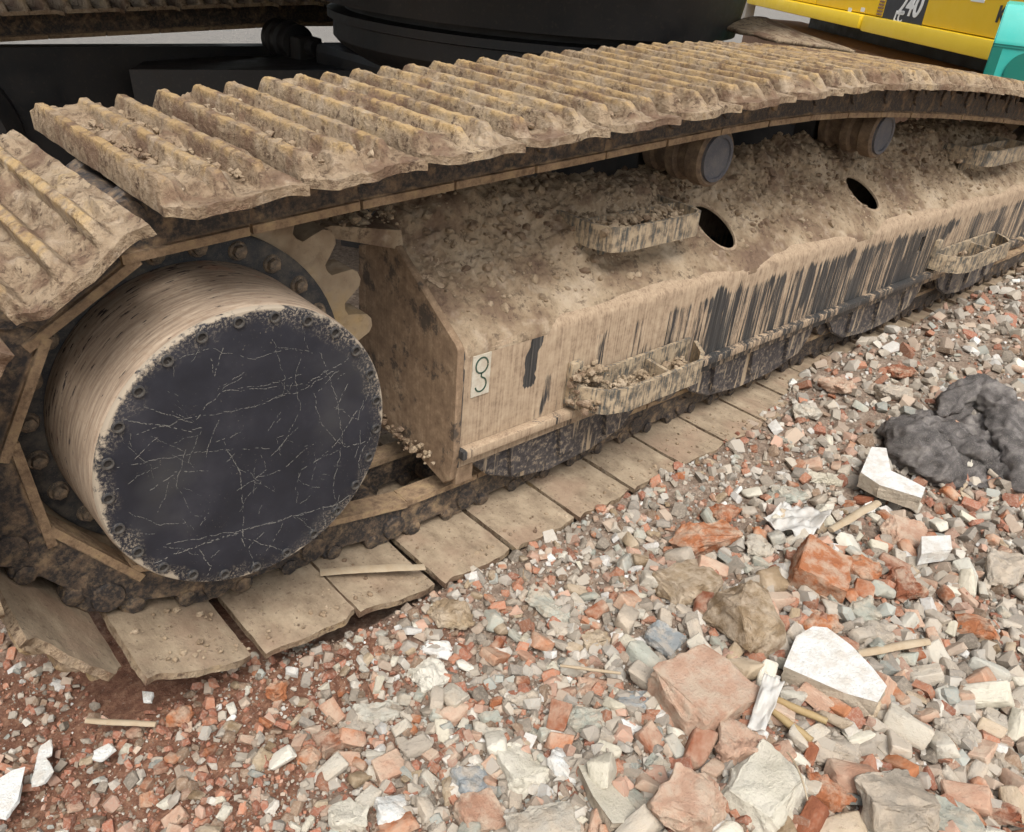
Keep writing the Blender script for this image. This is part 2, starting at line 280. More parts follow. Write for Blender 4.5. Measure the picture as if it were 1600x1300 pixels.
def add_ribbon(bm, pts, z0, z1, th):
    """upright flat bar bent along a plan polyline"""
    n = len(pts); P_ = [Vector((p[0], p[1])) for p in pts]; L, Rr = [], []
    for i in range(n):
        d = (P_[min(i + 1, n - 1)] - P_[max(i - 1, 0)]).normalized(); s = Vector((-d.y, d.x)) * th / 2
        zz = (z0[i], z1[i]) if isinstance(z0, (list, tuple)) else (z0, z1)
        L.append([bm.verts.new((*(P_[i] + s), z)) for z in zz]); Rr.append([bm.verts.new((*(P_[i] - s), z)) for z in zz])
    for i in range(n - 1):
        for q in ((L[i][0], L[i + 1][0], L[i + 1][1], L[i][1]), (Rr[i][0], Rr[i][1], Rr[i + 1][1], Rr[i + 1][0]), (L[i][1], L[i + 1][1], Rr[i + 1][1], Rr[i][1]), (L[i][0], Rr[i][0], Rr[i + 1][0], L[i + 1][0])): bm.faces.new(q)
    bm.faces.new((L[0][0], L[0][1], Rr[0][1], Rr[0][0])); bm.faces.new((L[-1][0], Rr[-1][0], Rr[-1][1], L[-1][1]))
def fn(x, y, z=0.0, s=1.0, o=4):
    return noise.fractal(Vector((x * s, y * s, z * s)), 0.9, 2.1, o)
def sm(a, b, x):
    t = np.clip((np.asarray(x, float) - a) / (b - a), 0, 1); return t * t * (3 - 2 * t)
# fast value noise on arrays
_G = np.random.default_rng(5).random((64, 64, 64)).astype(np.float32)
def vn(x, y, z=0.0):
    x, y = np.asarray(x, float), np.asarray(y, float); z = np.zeros_like(x) + z
    xi, yi, zi = np.floor(x).astype(int), np.floor(y).astype(int), np.floor(z).astype(int); u, v, w_ = x - xi, y - yi, z - zi
    u, v, w_ = u * u * (3 - 2 * u), v * v * (3 - 2 * v), w_ * w_ * (3 - 2 * w_); r = 0
    for i in (0, 1):
        for j in (0, 1):
            for l in (0, 1): r = r + _G[(xi + i) % 64, (yi + j) % 64, (zi + l) % 64] * (u if i else 1 - u) * (v if j else 1 - v) * (w_ if l else 1 - w_)
    return r
def fbm(x, y, z=0.0, o=4, g=0.5):
    r = 0; a = 1; t = 0
    for i in range(o): r = r + a * vn(x * 2 ** i + 17.3 * i, y * 2 ** i + 5.1 * i, np.asarray(z) * 2 ** i); t += a; a *= g
    return r / t
def grid_faces(nu, nv):
    i = np.arange(nu - 1)[:, None] * nv + np.arange(nv - 1)[None]; return np.stack([i, i + nv, i + nv + 1, i + 1], -1).reshape(-1, 4)

# ------------------------------------------------------------------ ground
def ground_h(x, y):
    x, y = np.asarray(x, float), np.asarray(y, float)
    h = -0.030 + 0.050 * (fbm(x * 3 + 9, y * 3 + 4) - 0.5) + 0.022 * (fbm(x * 14, y * 14 + 7) - 0.5) + 0.008 * (fbm(x * 60, y * 60) - 0.5)
    h = h + 0.018 * np.exp(-((y + 0.03) / 0.07) ** 2) * sm(0.0, 0.3, x); bank = sm(1.15, 2.0, x); h = h + 0.045 * bank * sm(-0.9, -0.1, y)
    under = sm(0.0, 0.05, y - 0.10 * bank) * sm(-0.05, 0.2, x) * (1 - sm(0.55, 0.7, y)); h = h * (1 - under) + under * (-0.062)
    pile = np.exp(-(((x - 0.75) / 0.55) ** 2 + ((y + 0.62) / 0.38) ** 2)); h = h + 0.045 * pile
    h = h + 0.03 * sm(1.6, 2.6, x) * sm(0.0, -0.4, y)
    h = h - 0.03 * sm(-0.1, -0.45, x) * sm(0.6, 0.1, y)
    return h
def axis_pts(a, b, st, far):
    p = list(np.arange(a, b, st)); s = st; q = b
    while q < far: p.append(q); s *= 1.22; q += s
    s = st; q = a - st; l_ = []
    while q > -far: l_.append(q); s *= 1.22; q -= s
    return np.array(l_[::-1] + p)
xs, ys = axis_pts(-0.8, 3.6, 0.011, 900), axis_pts(-1.3, 0.35, 0.011, 900)
gx, gy = np.meshgrid(xs, ys, indexing='ij'); gz = ground_h(gx, gy)
me = mesh_np('ground', np.stack([gx, gy, gz], -1).reshape(-1, 3), grid_faces(len(xs), len(ys)))
o = link('ground', me, 'soil', smooth=True); tag(o, 'reddish brown soil and dust under the rubble', kind='structure')

# ------------------------------------------------------------------ excavator undercarriage
P = 0.1905; W = 0.536; PR, SC = 0.34, (0.0, 0.42)
EX = empty('crawler_excavator', (1.85, 1.5, 0), 'large muddy crawler excavator with black body and caked tracks filling the picture', 'excavator')
EXI = Matrix.Translation((-1.85, -1.5, 0))
def part(name, me, mat, parent=None, **kw):
    o = link(name, me, mat, parent or EX, **kw)
    if (parent or EX) is EX: o.matrix_parent_inverse = EXI
    return o
# path of the pins: top run (left to right), idler, bottom run, rise, sprocket
def loop(ix):
    top = [(0.05, 0.7585), (0.29, 0.778), (0.67, 0.797), (1.0, 0.815), (1.4, 0.836), (1.7, 0.838), (2.05, 0.822), (2.53, 0.79), (3.3, 0.72), (ix - 0.02, 0.662)]
    pts = []
    tx = [p[0] for p in top]; tz = [p[1] for p in top]
    q = np.linspace(tx[0], tx[-1], 400); z = np.interp(q, tx, tz); kz = np.convolve(np.pad(z, 20, mode='reflect', reflect_type='odd'), np.ones(41) / 41, 'valid')
    pts += list(zip(q, kz))
    for a in np.linspace(88, -90, 120): pts.append((ix + 0.312 * math.cos(R_(a)), 0.35 + 0.312 * math.sin(R_(a))))
    for q in np.linspace(ix - 0.05, 0.40, 300): pts.append((q, 0.038))
    for q in np.linspace(0.36, 0.07, 60): pts.append((q, 0.038 + (0.087 - 0.038) * float(sm(0.40, 0.03, q)) ))
    for a in np.linspace(277, 86, 240)[::1]: pts.append((PR * math.cos(R_(a)), SC[1] + PR * math.sin(R_(a))))
    return np.array(pts)
def length(p): q = np.vstack([p, p[:1]]); return np.hypot(*np.diff(q, axis=0).T).sum()
NS = round(length(loop(3.75)) / P); lo, hi = 3.4, 4.1
for _ in range(40):
    mid = (lo + hi) / 2
    if length(loop(mid)) < NS * P: lo = mid
    else: hi = mid
IX = mid; LP = loop(IX); q = np.vstack([LP, LP[:1]]); SA = np.concatenate([[0], np.cumsum(np.hypot(*np.diff(q, axis=0).T))]); LT = SA[-1]
def at_s(s): s = s % LT; return np.array([np.interp(s, SA, q[:, 0]), np.interp(s, SA, q[:, 1])])
i0 = np.argmin(np.abs(LP[:, 0] + 0.091) + 10 * (LP[:, 1] < 0.6)); s0 = SA[i0]
PINS = [at_s(s0 + k_ * P) for k_ in range(NS)]
# shoe meshes: x along the chain, y across, z outward (plate outer face at z=0.05 from the pin line)
RIBS = [(-0.432, 0.019, 0.030), (-0.09, 0.0135, 0.030), (0.22, 0.0135, 0.030)]
def shoe_mesh(seed, nx=44, ny=60, mud=1.0, low=False, gap=False):
    key = [c + sg * q_ / P for c, wd, ht in RIBS for sg in (-1, 1) for q_ in (0.0045, 0.0065, 0.012, 0.015)]
    u = np.linspace(-0.485, 0.455, nx) if gap else np.array(sorted([q_ for q_ in list(np.linspace(-0.49, 0.468, nx - len(key))) + key if -0.49 <= q_ <= 0.468]))
    nx = len(u); v = np.concatenate([np.linspace(0, 0.07, ny // 4), np.linspace(0.07, W - 0.05, ny // 2 + 2)[1:-1], np.linspace(W - 0.05, W, ny - ny // 4 - ny // 2)])
    U, V = np.meshgrid(u, v, indexing='ij'); X = U * P
    endo = sm(0.0, 0.055, V) ; endi = np.sqrt(np.clip((W - V) / 0.02, 0, 1)); H = np.zeros_like(U)
    for i, (c, wd, ht) in enumerate(RIBS):
        e = np.clip((V - 0.006) / (0.022 if i == 0 else 0.034), 0, 1) ** 0.8 * endi; ax_ = np.abs(X - c * P)
        H = np.maximum(H, ht * e * (1 - sm(0.0055, 0.0135, ax_)))
    H = H - (0.004 if gap else 0.007) * sm(0.34, 0.46, U)                                # lip bends under the next shoe
    H = H - 0.004 * (1 - sm(0, 0.02, V))
    if not low:
        n1 = fbm(U * 5 + seed * 3.7, V * 14 + seed, seed * 1.3); n2 = fbm(X * 130 + seed, V * 130, 2.0, 3)
        lev = np.clip((n1 - 0.50) * 0.10, -0.004, 0.017) * mud * sm(0.47, 0.36, U) * sm(0.0, 0.05, V)
        H = np.maximum(H, lev + 0.0015) + (n2 - 0.5) * 0.0045 + (fbm(X * 30, V * 20, seed, 3) - 0.5) * 0.003
    T = np.stack([X + (0 if low else (vn(V * 40, U * 3, seed) - 0.5) * 0.003), V + (0 if low else 1) * (1 - endo) * (vn(U * 9, V * 0, seed) - 0.5) * 0.006, 0.05 + H], -1)
    EO = (0.030 * (1 - sm(-0.49, -0.32, U)) + 0.014 * sm(0.0, 0.30, U) * (1 - sm(0.36, 0.468, U))) * (1 - sm(0, 0.10, V)); T[..., 1] += EO * (0.35 if gap else 1)
    Bz = 0.038 + np.minimum(0, H) * (U > 0.4) * 1.0 - (0 if low else 0.0)
    if not low: Bz = Bz + (fbm(X * 25, V * 12, seed + 9, 3) - 0.5) * 0.003
    B = np.stack([T[..., 0], T[..., 1], np.minimum(Bz, T[..., 2] - 0.002)], -1); n = nx * ny
    Fc = [grid_faces(nx, ny)]; Fb = grid_faces(nx, ny)[:, ::-1] + n; Fc.append(Fb)
    idx = np.arange(n).reshape(nx, ny)
    for a in (idx[:, 0][::-1], idx[-1], idx[:, -1], idx[0][::-1]):
        s_ = np.stack([a[:-1], a[1:], a[1:] + n, a[:-1] + n], -1); Fc.append(s_[:, ::-1])
    Fc = np.concatenate(Fc); me = mesh_np('shoe', np.concatenate([T.reshape(-1, 3), B.reshape(-1, 3)]), Fc)
    me.materials.append(M['shoe']); me.materials.append(M['plate']); mi = np.zeros(len(Fc), np.int32); mi[len(Fb):2 * len(Fb)] = 1; me.polygons.foreach_set('material_index', mi)
    me.polygons.foreach_set('use_smooth', np.ones(len(Fc), bool)); me.set_sharp_from_angle(angle=R_(50)); return me
def link_mesh():
    bm = bmesh.new(); h = P / 2
    # plate outline: rail edge at z=-0.05, shoe seat at z=0.037
    poly = [(-h - 0.022, -0.056), (-h - 0.012, -0.06), (h - 0.028, -0.06), (h - 0.020, -0.054), (h - 0.018, -0.02), (h - 0.022, 0.02), (h - 0.034, 0.037), (0.035, 0.037), (0.028, 0.012), (-0.028, 0.012), (-0.035, 0.037), (-h + 0.01, 0.037), (-h - 0.012, 0.026), (-h - 0.025, 0.005), (-h - 0.026, -0.03)]
    add_prism(bm, poly, 0, 0.032); bmesh.ops.bevel(bm, geom=list(bm.edges), offset=0.003, segments=1, affect='EDGES')
    add_prism(bm, [(-h - 0.02, -0.0595), (h - 0.026, -0.0595), (h - 0.026, -0.046), (-h - 0.02, -0.046)], -0.008, 0.04)   # rail head
    add_lathe(bm, [(0.012, -0.007), (0.025, -0.006), (0.027, -0.001), (0.027, 0.03)], (-h, 0, 0), seg=16)
    add_lathe(bm, [(0.010, -0.006), (0.016, -0.004), (0.016, 0.01)], (0.045, 0, 0.022), seg=8); add_lathe(bm, [(0.010, -0.006), (0.016, -0.004), (0.016, 0.01)], (-0.045, 0, 0.022), seg=8)
    return bm_mesh(bm)
def pin_mesh():
    bm = bmesh.new(); add_lathe(bm, [(0.022, 0.0), (0.027, 0.003), (0.027, 0.128), (0.022, 0.131)], (-P / 2, 0, 0), seg=16); return bm_mesh(bm)
LM, PM = link_mesh(), pin_mesh(); low_shoe = shoe_mesh(1, 40, 12, low=True)
def place(o, a, b, y, mirror=False):
    mid = (a + b) / 2; ang = math.atan2(b[1] - a[1], b[0] - a[0])
    o.location = (mid[0], (2.75 - y) if mirror else y, mid[1] - (0.05 if mirror else 0)); o.rotation_euler = (0, -ang, 0)
    if mirror: o.scale = (1, -1, 1)
YL0, YL1 = 0.165, 0.325
for k_ in range(NS):
    a, b = PINS[k_], PINS[(k_ + 1) % NS]; mid = (a + b) / 2; top = mid[1] > 0.55
    near = (top and mid[0] < 3.3) or (mid[0] < -0.05 and mid[1] > 0.2)
    flat = (not top) and mid[0] < 2.2
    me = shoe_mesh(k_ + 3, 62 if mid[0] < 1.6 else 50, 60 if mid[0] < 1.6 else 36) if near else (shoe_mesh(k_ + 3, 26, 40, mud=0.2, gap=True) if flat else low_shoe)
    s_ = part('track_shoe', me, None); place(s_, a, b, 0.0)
    s_.rotation_euler.y += rnd.uniform(-0.02, 0.02) if flat else rnd.uniform(0.0, 0.035)
    for y in (YL0, YL1): l_ = part('track_link', LM, 'link', angle=35); place(l_, a, b, y + (0.001 * (k_ % 2)))
    l_ = part('track_pin', PM, 'link', angle=35); place(l_, a, b, 0.19)
    if top and -0.2 < mid[0] < 3.2:                                  # upper run of the far track
        s_ = part('track_shoe', low_shoe, None); place(s_, a, b, 0.0, True)
        for y in (YL0, YL1): l_ = part('track_link', LM, 'link'); place(l_, a, b, y, True)

# sprocket
bm = bmesh.new(); NT_ = 22; poly = []
for i in range(NT_):
    for t, r in ((-0.5, 0.303), (-0.36, 0.306), (-0.27, 0.326), (-0.19, 0.344), (-0.08, 0.351), (0.08, 0.351), (0.19, 0.344), (0.27, 0.326), (0.36, 0.306)):
        a = 2 * math.pi * (i + t) / NT_ + 0.13; poly.append((r * math.cos(a), 0.425 + r * math.sin(a)))
poly2 = [(0.262 * math.cos(2 * math.pi * i / 64), 0.425 + 0.262 * math.sin(2 * math.pi * i / 64)) for i in range(64)]
def ring_prism(bm, outer, inner_r, c, y0, y1):
    A = [bm.verts.new((p[0], y0, p[1])) for p in outer]; B = [bm.verts.new((p[0], y1, p[1])) for p in outer]; n = len(outer); Cc, D = [], []
    for p in outer:
        a = math.atan2(p[1] - c[1], p[0] - c[0]); qx = (c[0] + inner_r * math.cos(a), c[1] + inner_r * math.sin(a)); Cc.append(bm.verts.new((qx[0], y0, qx[1]))); D.append(bm.verts.new((qx[0], y1, qx[1])))
    for i in range(n):
        j = (i + 1) % n
        for f in ((A[i], A[j], B[j], B[i]), (Cc[j], Cc[i], D[i], D[j]), (A[j], A[i], Cc[i], Cc[j]), (B[i], B[j], D[j], D[i])): bm.faces.new(f)
ring_prism(bm, poly, 0.2, (0, 0.425), 0.245, 0.306); bmesh.ops.bevel(bm, geom=[e for e in bm.edges if e.is_manifold and e.calc_face_angle(0) > 0.7], offset=0.004, segments=2, affect='EDGES')
spk_ = part('sprocket', bm_mesh(bm), 'tooth', angle=40); tag(spk_, 'toothed drive sprocket coated in tan mud')
bm = bmesh.new(); add_lathe(bm, [(0.215, -0.004), (0.268, -0.004), (0.273, 0.0), (0.273, 0.018)], (0, 0.232, 0.425), seg=72); part('bolt_ring', bm_mesh(bm), 'ring', spk_, angle=40)
bm = bmesh.new(); add_lathe(bm, [(0.006, -0.014), (0.0105, -0.012), (0.0115, 0.0)], (0, 0, 0), seg=6); add_lathe(bm, [(0.014, -0.003), (0.016, 0.0), (0.016, 0.002)], (0, 0, 0), seg=14); bme = bm_mesh(bm)
for i in range(24):
    a = R_(83.7 + i * 15); o = part('bolt', bme, 'bolt', spk_, angle=35); o.location = (0.2465 * math.cos(a), 0.2275, 0.425 + 0.2465 * math.sin(a)); o.rotation_euler = (0, rnd.uniform(0, 1), 0)
# final drive drum and cover
bm = bmesh.new(); add_lathe(bm, [(0.205, 0.245), (0.2265, 0.225), (0.2285, 0.20), (0.2275, 0.10), (0.2265, 0.045), (0.2255, 0.034), (0.222, 0.029), (0.20, 0.028)], (0, 0, 0.425), seg=128)
fd = part('final_drive', bm_mesh(bm), 'drum', angle=40); tag(fd, 'tan mud covered final drive drum')
NB = 25; bm = bmesh.new()     # the cover carries counterbored holes: outer ring of faces with openings
cv = part('cover_plate', None, None, fd) if False else None
rings = [(0.0, 0.0217), (0.10, 0.0215), (0.17, 0.0217), (0.2185, 0.0217), (0.2225, 0.0225), (0.2245, 0.0255), (0.2248, 0.031)]
prev = None
for r, y in rings:
    cur = [bm.verts.new((r * math.cos(2 * math.pi * i / 160), y, 0.425 + r * math.sin(2 * math.pi * i / 160))) for i in range(160)] if r else [bm.verts.new((0, y, 0.425))]
    if prev:
        for i in range(160):
            j = (i + 1) % 160
            bm.faces.new((prev[0], cur[i], cur[j]) if len(prev) == 1 else (prev[i], cur[i], cur[j], prev[j]))
    prev = cur
bm.faces.new(prev); cover = part('cover_plate', bm_mesh(bm), 'cover', fd, angle=40); tag(cover, 'round dark cover plate with pale scratches')
k = NT('pale scratch', 0.9, 0.2); M['scratch'] = k.out(srgb(122, 119, 113))
def scratches():
    r = random.Random(5); bm = bmesh.new()
    def cpx(u, v): p_ = on(u, v, 'y', 0.0217); return (p_[0], p_[2])
    L_ = [([(190, 655), (250, 665), (300, 672), (318, 668)], 1.2), ([(225, 635), (300, 660), (345, 612), (420, 600), (470, 585)], 0.9), ([(345, 612), (480, 600), (545, 560)], 0.6), ([(205, 680), (290, 655), (380, 640), (470, 610), (520, 580)], 0.7),
          ([(350, 690), (375, 740), (380, 790), (378, 840), (405, 900)], 1.3), ([(240, 880), (330, 845), (430, 815), (520, 790), (590, 745)], 1.3), ([(260, 850), (380, 828), (500, 795)], 0.7), ([(500, 550), (525, 620), (535, 690), (520, 760), (530, 810)], 0.8),
          ([(330, 560), (335, 590), (350, 540)], 1.0), ([(425, 530), (445, 590), (440, 620)], 0.6), ([(380, 840), (440, 860), (470, 880)], 1.1), ([(545, 600), (525, 640), (560, 655)], 0.9), ([(180, 730), (240, 720), (320, 705), (420, 700)], 0.6), ([(230, 770), (270, 740), (330, 735)], 0.8),
          ([(290, 700), (275, 760), (300, 800)], 0.6), ([(560, 640), (520, 700), (470, 735)], 0.7), ([(400, 745), (440, 735), (480, 700)], 0.8), ([(590, 660), (560, 720), (575, 780)], 0.8), ([(505, 790), (510, 840)], 0.9), ([(530, 770), (520, 830)], 0.9), ([(310, 860), (330, 885), (325, 900)], 1.6), ([(460, 590), (470, 640), (440, 700)], 0.5), ([(200, 800), (250, 820), (300, 815)], 0.6), ([(280, 560), (330, 545), (400, 560), (450, 545)], 0.5), ([(490, 610), (500, 660), (540, 700), (570, 690)], 0.9)]
    for _ in range(75):
        a, rr = r.uniform(0, 6.28), 0.205 * math.sqrt(r.random()); c = (rr * math.cos(a), 0.425 + rr * math.sin(a)); d = r.uniform(0, 3.14); ln = r.uniform(0.01, 0.06)
        L_.append((None, r.uniform(0.25, 0.7), [(c[0] + ln * (t - 0.5) * math.cos(d + r.uniform(-.2, .2)), c[1] + ln * (t - 0.5) * math.sin(d + r.uniform(-.2, .2))) for t in (0, 0.5, 1)]))
    for it in L_:
        pts = it[2] if it[0] is None else [cpx(*q_) for q_ in it[0]]; pts = [Vector(q_) for q_ in pts]; wd = it[1] * 0.00095
        for a, b in zip(pts, pts[1:]):
            n_ = max(2, int((b - a).length / 0.0022)); d = (b - a).normalized(); s_ = Vector((-d.y, d.x)); off = r.uniform(0, 99)
            for i in range(n_):
                if r.random() < 0.38: continue
                c0 = a.lerp(b, i / n_) + s_ * 0.004 * noise.noise(Vector((i * 0.12, off, 0))) + s_ * r.uniform(-.0006, .0006); c1 = c0 + d * (b - a).length / n_ * r.uniform(0.8, 1.6); w_ = wd * r.uniform(0.3, 1.1)
                if c0.x ** 2 + (c0.y - 0.425) ** 2 > 0.0455: continue
                q4 = [c0 + s_ * w_ / 2 * r.uniform(.4, 1), c1 + s_ * w_ / 2 * r.uniform(.4, 1), c1 - s_ * w_ / 2, c0 - s_ * w_ / 2]
                A = [bm.verts.new((p_.x, 0.0212, p_.y)) for p_ in q4]; B = [bm.verts.new((p_.x, 0.0222, p_.y)) for p_ in q4]; bm.faces.new(A); bm.faces.new(B[::-1])
                for j in range(4): bm.faces.new((A[j], B[j], B[(j + 1) % 4], A[(j + 1) % 4]))
    part('scratches', bm_mesh(bm), 'scratch', fd)
scratches()
bm = bmesh.new(); add_lathe(bm, [(0.0055, -0.0006), (0.0062, 0.002)], (0, 0, 0), seg=16); hole_ = bm_mesh(bm)
bm = bmesh.new(); add_lathe(bm, [(0.0054, 0.0), (0.0060, -0.0035), (0.0078, -0.0035), (0.0085, 0.001), (0.0085, 0.003)], (0, 0, 0), seg=16); sock = bm_mesh(bm)
for i in range(NB):
    a = R_(136.3 + i * 360 / NB)
    o = part('bolt', sock, 'ring', fd, angle=35); o.location = (0.2105 * math.cos(a), 0.0215, 0.425 + 0.2105 * math.sin(a))
    # socket bottom
    for f in sock.polygons: pass
    sock.materials.clear() if False else None
if 'hole' not in [m_.name for m_ in sock.materials]:
    sock.materials.append(M['hole'])
    for f in sock.polygons:
        if len(f.vertices) > 4 and f.center.y < 0.0015 and f.area < 0.00013: f.material_index = 1

# ------------------------------------------------------------------ track frame
X0, X1 = 0.447, 3.5; SL = (0.58 - 0.451) / (0.299 - 0.097)
def arc(cy, cz, r, a0, a1, n=6): return [(cy + r * math.cos(R_(a0 + (a1 - a0) * i / n)), cz + r * math.sin(R_(a0 + (a1 - a0) * i / n))) for i in range(n + 1)]
def frame_profile(off=0.0):
    yv = 0.1015 + off; ca = math.degrees(math.atan(SL))
    fold = [(yv, 0.18 + off), (yv, 0.425)] + [(yv + 0.03 * (1 - math.cos(R_(t))), 0.425 + 0.03 * math.sin(R_(t)) * 1.0) for t in (15, 30, 45, 58)]
    y1, z1 = fold[-1]; yt = 0.345 - off * 0.4
    fold.append((yt, z1 + (yt - y1) * SL)); zt = fold[-1][1]
    return fold + [(0.42 - off, zt), (0.42 - off, 0.18 + off)]
op, ip = frame_profile(), frame_profile(0.012); bm = bmesh.new(); n = len(op)
v4 = [[bm.verts.new((x, p[0], p[1])) for p in pr] for x in (X0, X1) for pr in (op, ip)]
for i in range(n):
    j = (i + 1) % n
    bm.faces.new((v4[0][i], v4[2][i], v4[2][j], v4[0][j])); bm.faces.new((v4[1][j], v4[3][j], v4[3][i], v4[1][i]))
    bm.faces.new((v4[0][j], v4[1][j], v4[1][i], v4[0][i])); bm.faces.new((v4[2][i], v4[3][i], v4[3][j], v4[2][j]))
fr_me = bm_mesh(bm)
SN = Vector((0, -math.sin(math.atan(SL)), math.cos(math.atan(SL))))
HOLES = [(1.37, 0.222, 0.055, 0.072), (2.14, 0.222, 0.058, 0.068)]
def slope_z(y): return op[6][1] + (y - op[6][0]) * SL if False else op[5][1] + (y - op[5][0]) * SL
def boolean(me, cutters):
    tmp = bpy.data.objects.new('tmp', me); COL.objects.link(tmp); cs = []
    for c in cutters:
        co = bpy.data.objects.new('cut', c); COL.objects.link(co); md = tmp.modifiers.new('b', 'BOOLEAN'); md.object = co; md.solver = 'EXACT'; cs.append(co)
    dg = bpy.context.evaluated_depsgraph_get(); r = bpy.data.meshes.new_from_object(tmp.evaluated_get(dg))
    for c in cs + [tmp]: bpy.data.objects.remove(c)
    return r
cut = []
for hx, hy, rx, rs in HOLES:
    bm = bmesh.new(); bmesh.ops.create_cone(bm, cap_ends=True, segments=32, radius1=1, radius2=1, depth=0.10)
    rot_ = SN.to_track_quat('Z', 'X').to_matrix().to_4x4(); c0 = Vector((hx, hy, slope_z(hy)))
    ax = Vector((1, 0, 0)); ay = SN.cross(ax)
    for q_ in bm.verts: p_ = q_.co.copy(); q_.co = c0 + ax * p_.x * rx + ay * p_.y * rs + SN * p_.z
    cut.append(bm_mesh(bm))
bm = bmesh.new(); add_box(bm, (2.405, 0.05, 0.318), (2.437, 0.15, 0.372)); cut.append(bm_mesh(bm))
fr_me = boolean(fr_me, cut); fr = part('track_frame', fr_me, 'frame', angle=30); tag(fr, 'long dark track frame with mud runs down its side')
bm = bmesh.new(); add_prism(bm, [(p_[0] + 0.004 * (0.26 - p_[0]), p_[1]) for p_ in frame_profile(0.002)], X1 - 0.02, X1 + 0.004, 'x'); part('front_plate', bm_mesh(bm), 'endplate', fr)
# bottom flange
bm = bmesh.new(); add_box(bm, (X0 + 0.004, 0.078, 0.212), (X1, 0.1012, 0.232), 0.004); part('flange', bm_mesh(bm), 'frame', fr, angle=40)
# end plate: wide boxy rear end
bm = bmesh.new(); add_prism(bm, [(0.094, 0.45), (0.102, 0.46), (0.298, 0.587), (0.352, 0.575), (0.43, 0.55), (0.43, 0.166), (0.337, 0.167), (0.215, 0.172), (0.118, 0.142), (0.098, 0.16), (0.092, 0.22)], X0 - 0.010, X0 + 0.006, 'x')
bmesh.ops.bevel(bm, geom=list(bm.edges), offset=0.003, segments=1, affect='EDGES'); part('end_plate', bm_mesh(bm), 'endplate', fr, angle=40)
bm = bmesh.new(); add_box(bm, (X0 + 0.007, 0.1, 0.143), (X0 + 0.05, 0.2, 0.182)); part('corner_block', bm_mesh(bm), 'endplate', fr)
# hood plate between frame and sprocket, lip at the lower edge of the end plate
bm = bmesh.new(); add_prism(bm, [(0.23, 0.640), (0.30, 0.645), (0.45, 0.615), (0.455, 0.585), (0.44, 0.580), (0.30, 0.622), (0.23, 0.625)], 0.30, 0.46); part('hood_plate', bm_mesh(bm), 'mud', fr)

# lower and upper steps
def step_low(x0, x1):
    s_ = part('step', None, None) if False else None
    bm = bmesh.new(); z0, z1 = 0.245, 0.302; y0 = 0.0
    c = 0.045; pl = [(x0 - 0.05, 0.100), (x0 - 0.045, 0.055), (x0 - 0.01, y0 + 0.015), (x0 + c, y0)] + [(x0 + (x1 - x0) * t, y0) for t in (0.3, 0.5, 0.7, 0.9)] + [(x1 - 0.02, y0), (x1 + 0.02, y0 + 0.025), (x1 + 0.06, 0.077)]
    add_ribbon(bm, pl, z0, z1, 0.010); xm = (x0 + x1) / 2 + 0.03
    add_ribbon(bm, [(xm, y0 + 0.0055), (xm + 0.01, 0.09)], z0 + 0.012, z1 - 0.004, 0.009); add_ribbon(bm, [(x0 - 0.03, 0.088), (x1 + 0.05, 0.088)], z0 - 0.012, z1 + 0.006, 0.009)
    add_box(bm, (x0 - 0.055, 0.085, 0.262), (x0 - 0.02, 0.101, 0.345), 0.004)
    me = bm_mesh(bm); return part('step', me, 'step', fr, angle=35)
k = NT('step steel with dried mud', 0.6, 0.4); v = k.coord(); x, y, z = k.xyz(v); st = k.noise(k.coord((170, 170, 14)), 1.0, 4, 0.7); n = k.noise(v, 40, 4, 0.65)
fac = k.rng(k.math('ADD', st, k.math('MULTIPLY', k.math('SUBTRACT', n, 0.5), 0.6)), 0.36, 0.54); k.bump(k.math('ADD', fac, n), 0.5, 0.004)
M['step'] = k.out(k.mix(fac, srgb(84, 84, 80), k.ramp(n, [(0.3, srgb(132, 114, 92)), (0.6, srgb(172, 154, 128))])), k.rng(fac, 0, 1, 0.45, 0.95))
step_low(0.80, 1.11); step_low(2.58, 2.98)
def step_up(x0, x1):
    bm = bmesh.new(); y0 = 0.125; zb, zt_ = 0.555, 0.608
    pl = [(x0 - 0.03, 0.30), (x0 - 0.03, 0.18), (x0 - 0.012, y0 + 0.012), (x0 + 0.03, y0)] + [(x0 + (x1 - x0) * t, y0) for t in (0.3, 0.5, 0.7)] + [(x1 - 0.02, y0), (x1, y0 + 0.012), (x1 + 0.012, 0.17), (x1 + 0.012, 0.28)]
    add_ribbon(bm, pl, zb, zt_, 0.010); xm = (x0 + x1) / 2 - 0.01
    add_ribbon(bm, [(xm, y0 + 0.0055), (xm + 0.008, 0.27)], zb + 0.008, zt_ - 0.008, 0.009)
    add_ribbon(bm, [(x0 - 0.024, 0.215), (x1 + 0.006, 0.215)], zb - 0.04, zt_ - 0.003, 0.009)
    return part('step', bm_mesh(bm), 'step', fr, angle=35)
step_up(0.885, 1.165); step_up(2.85, 3.2)

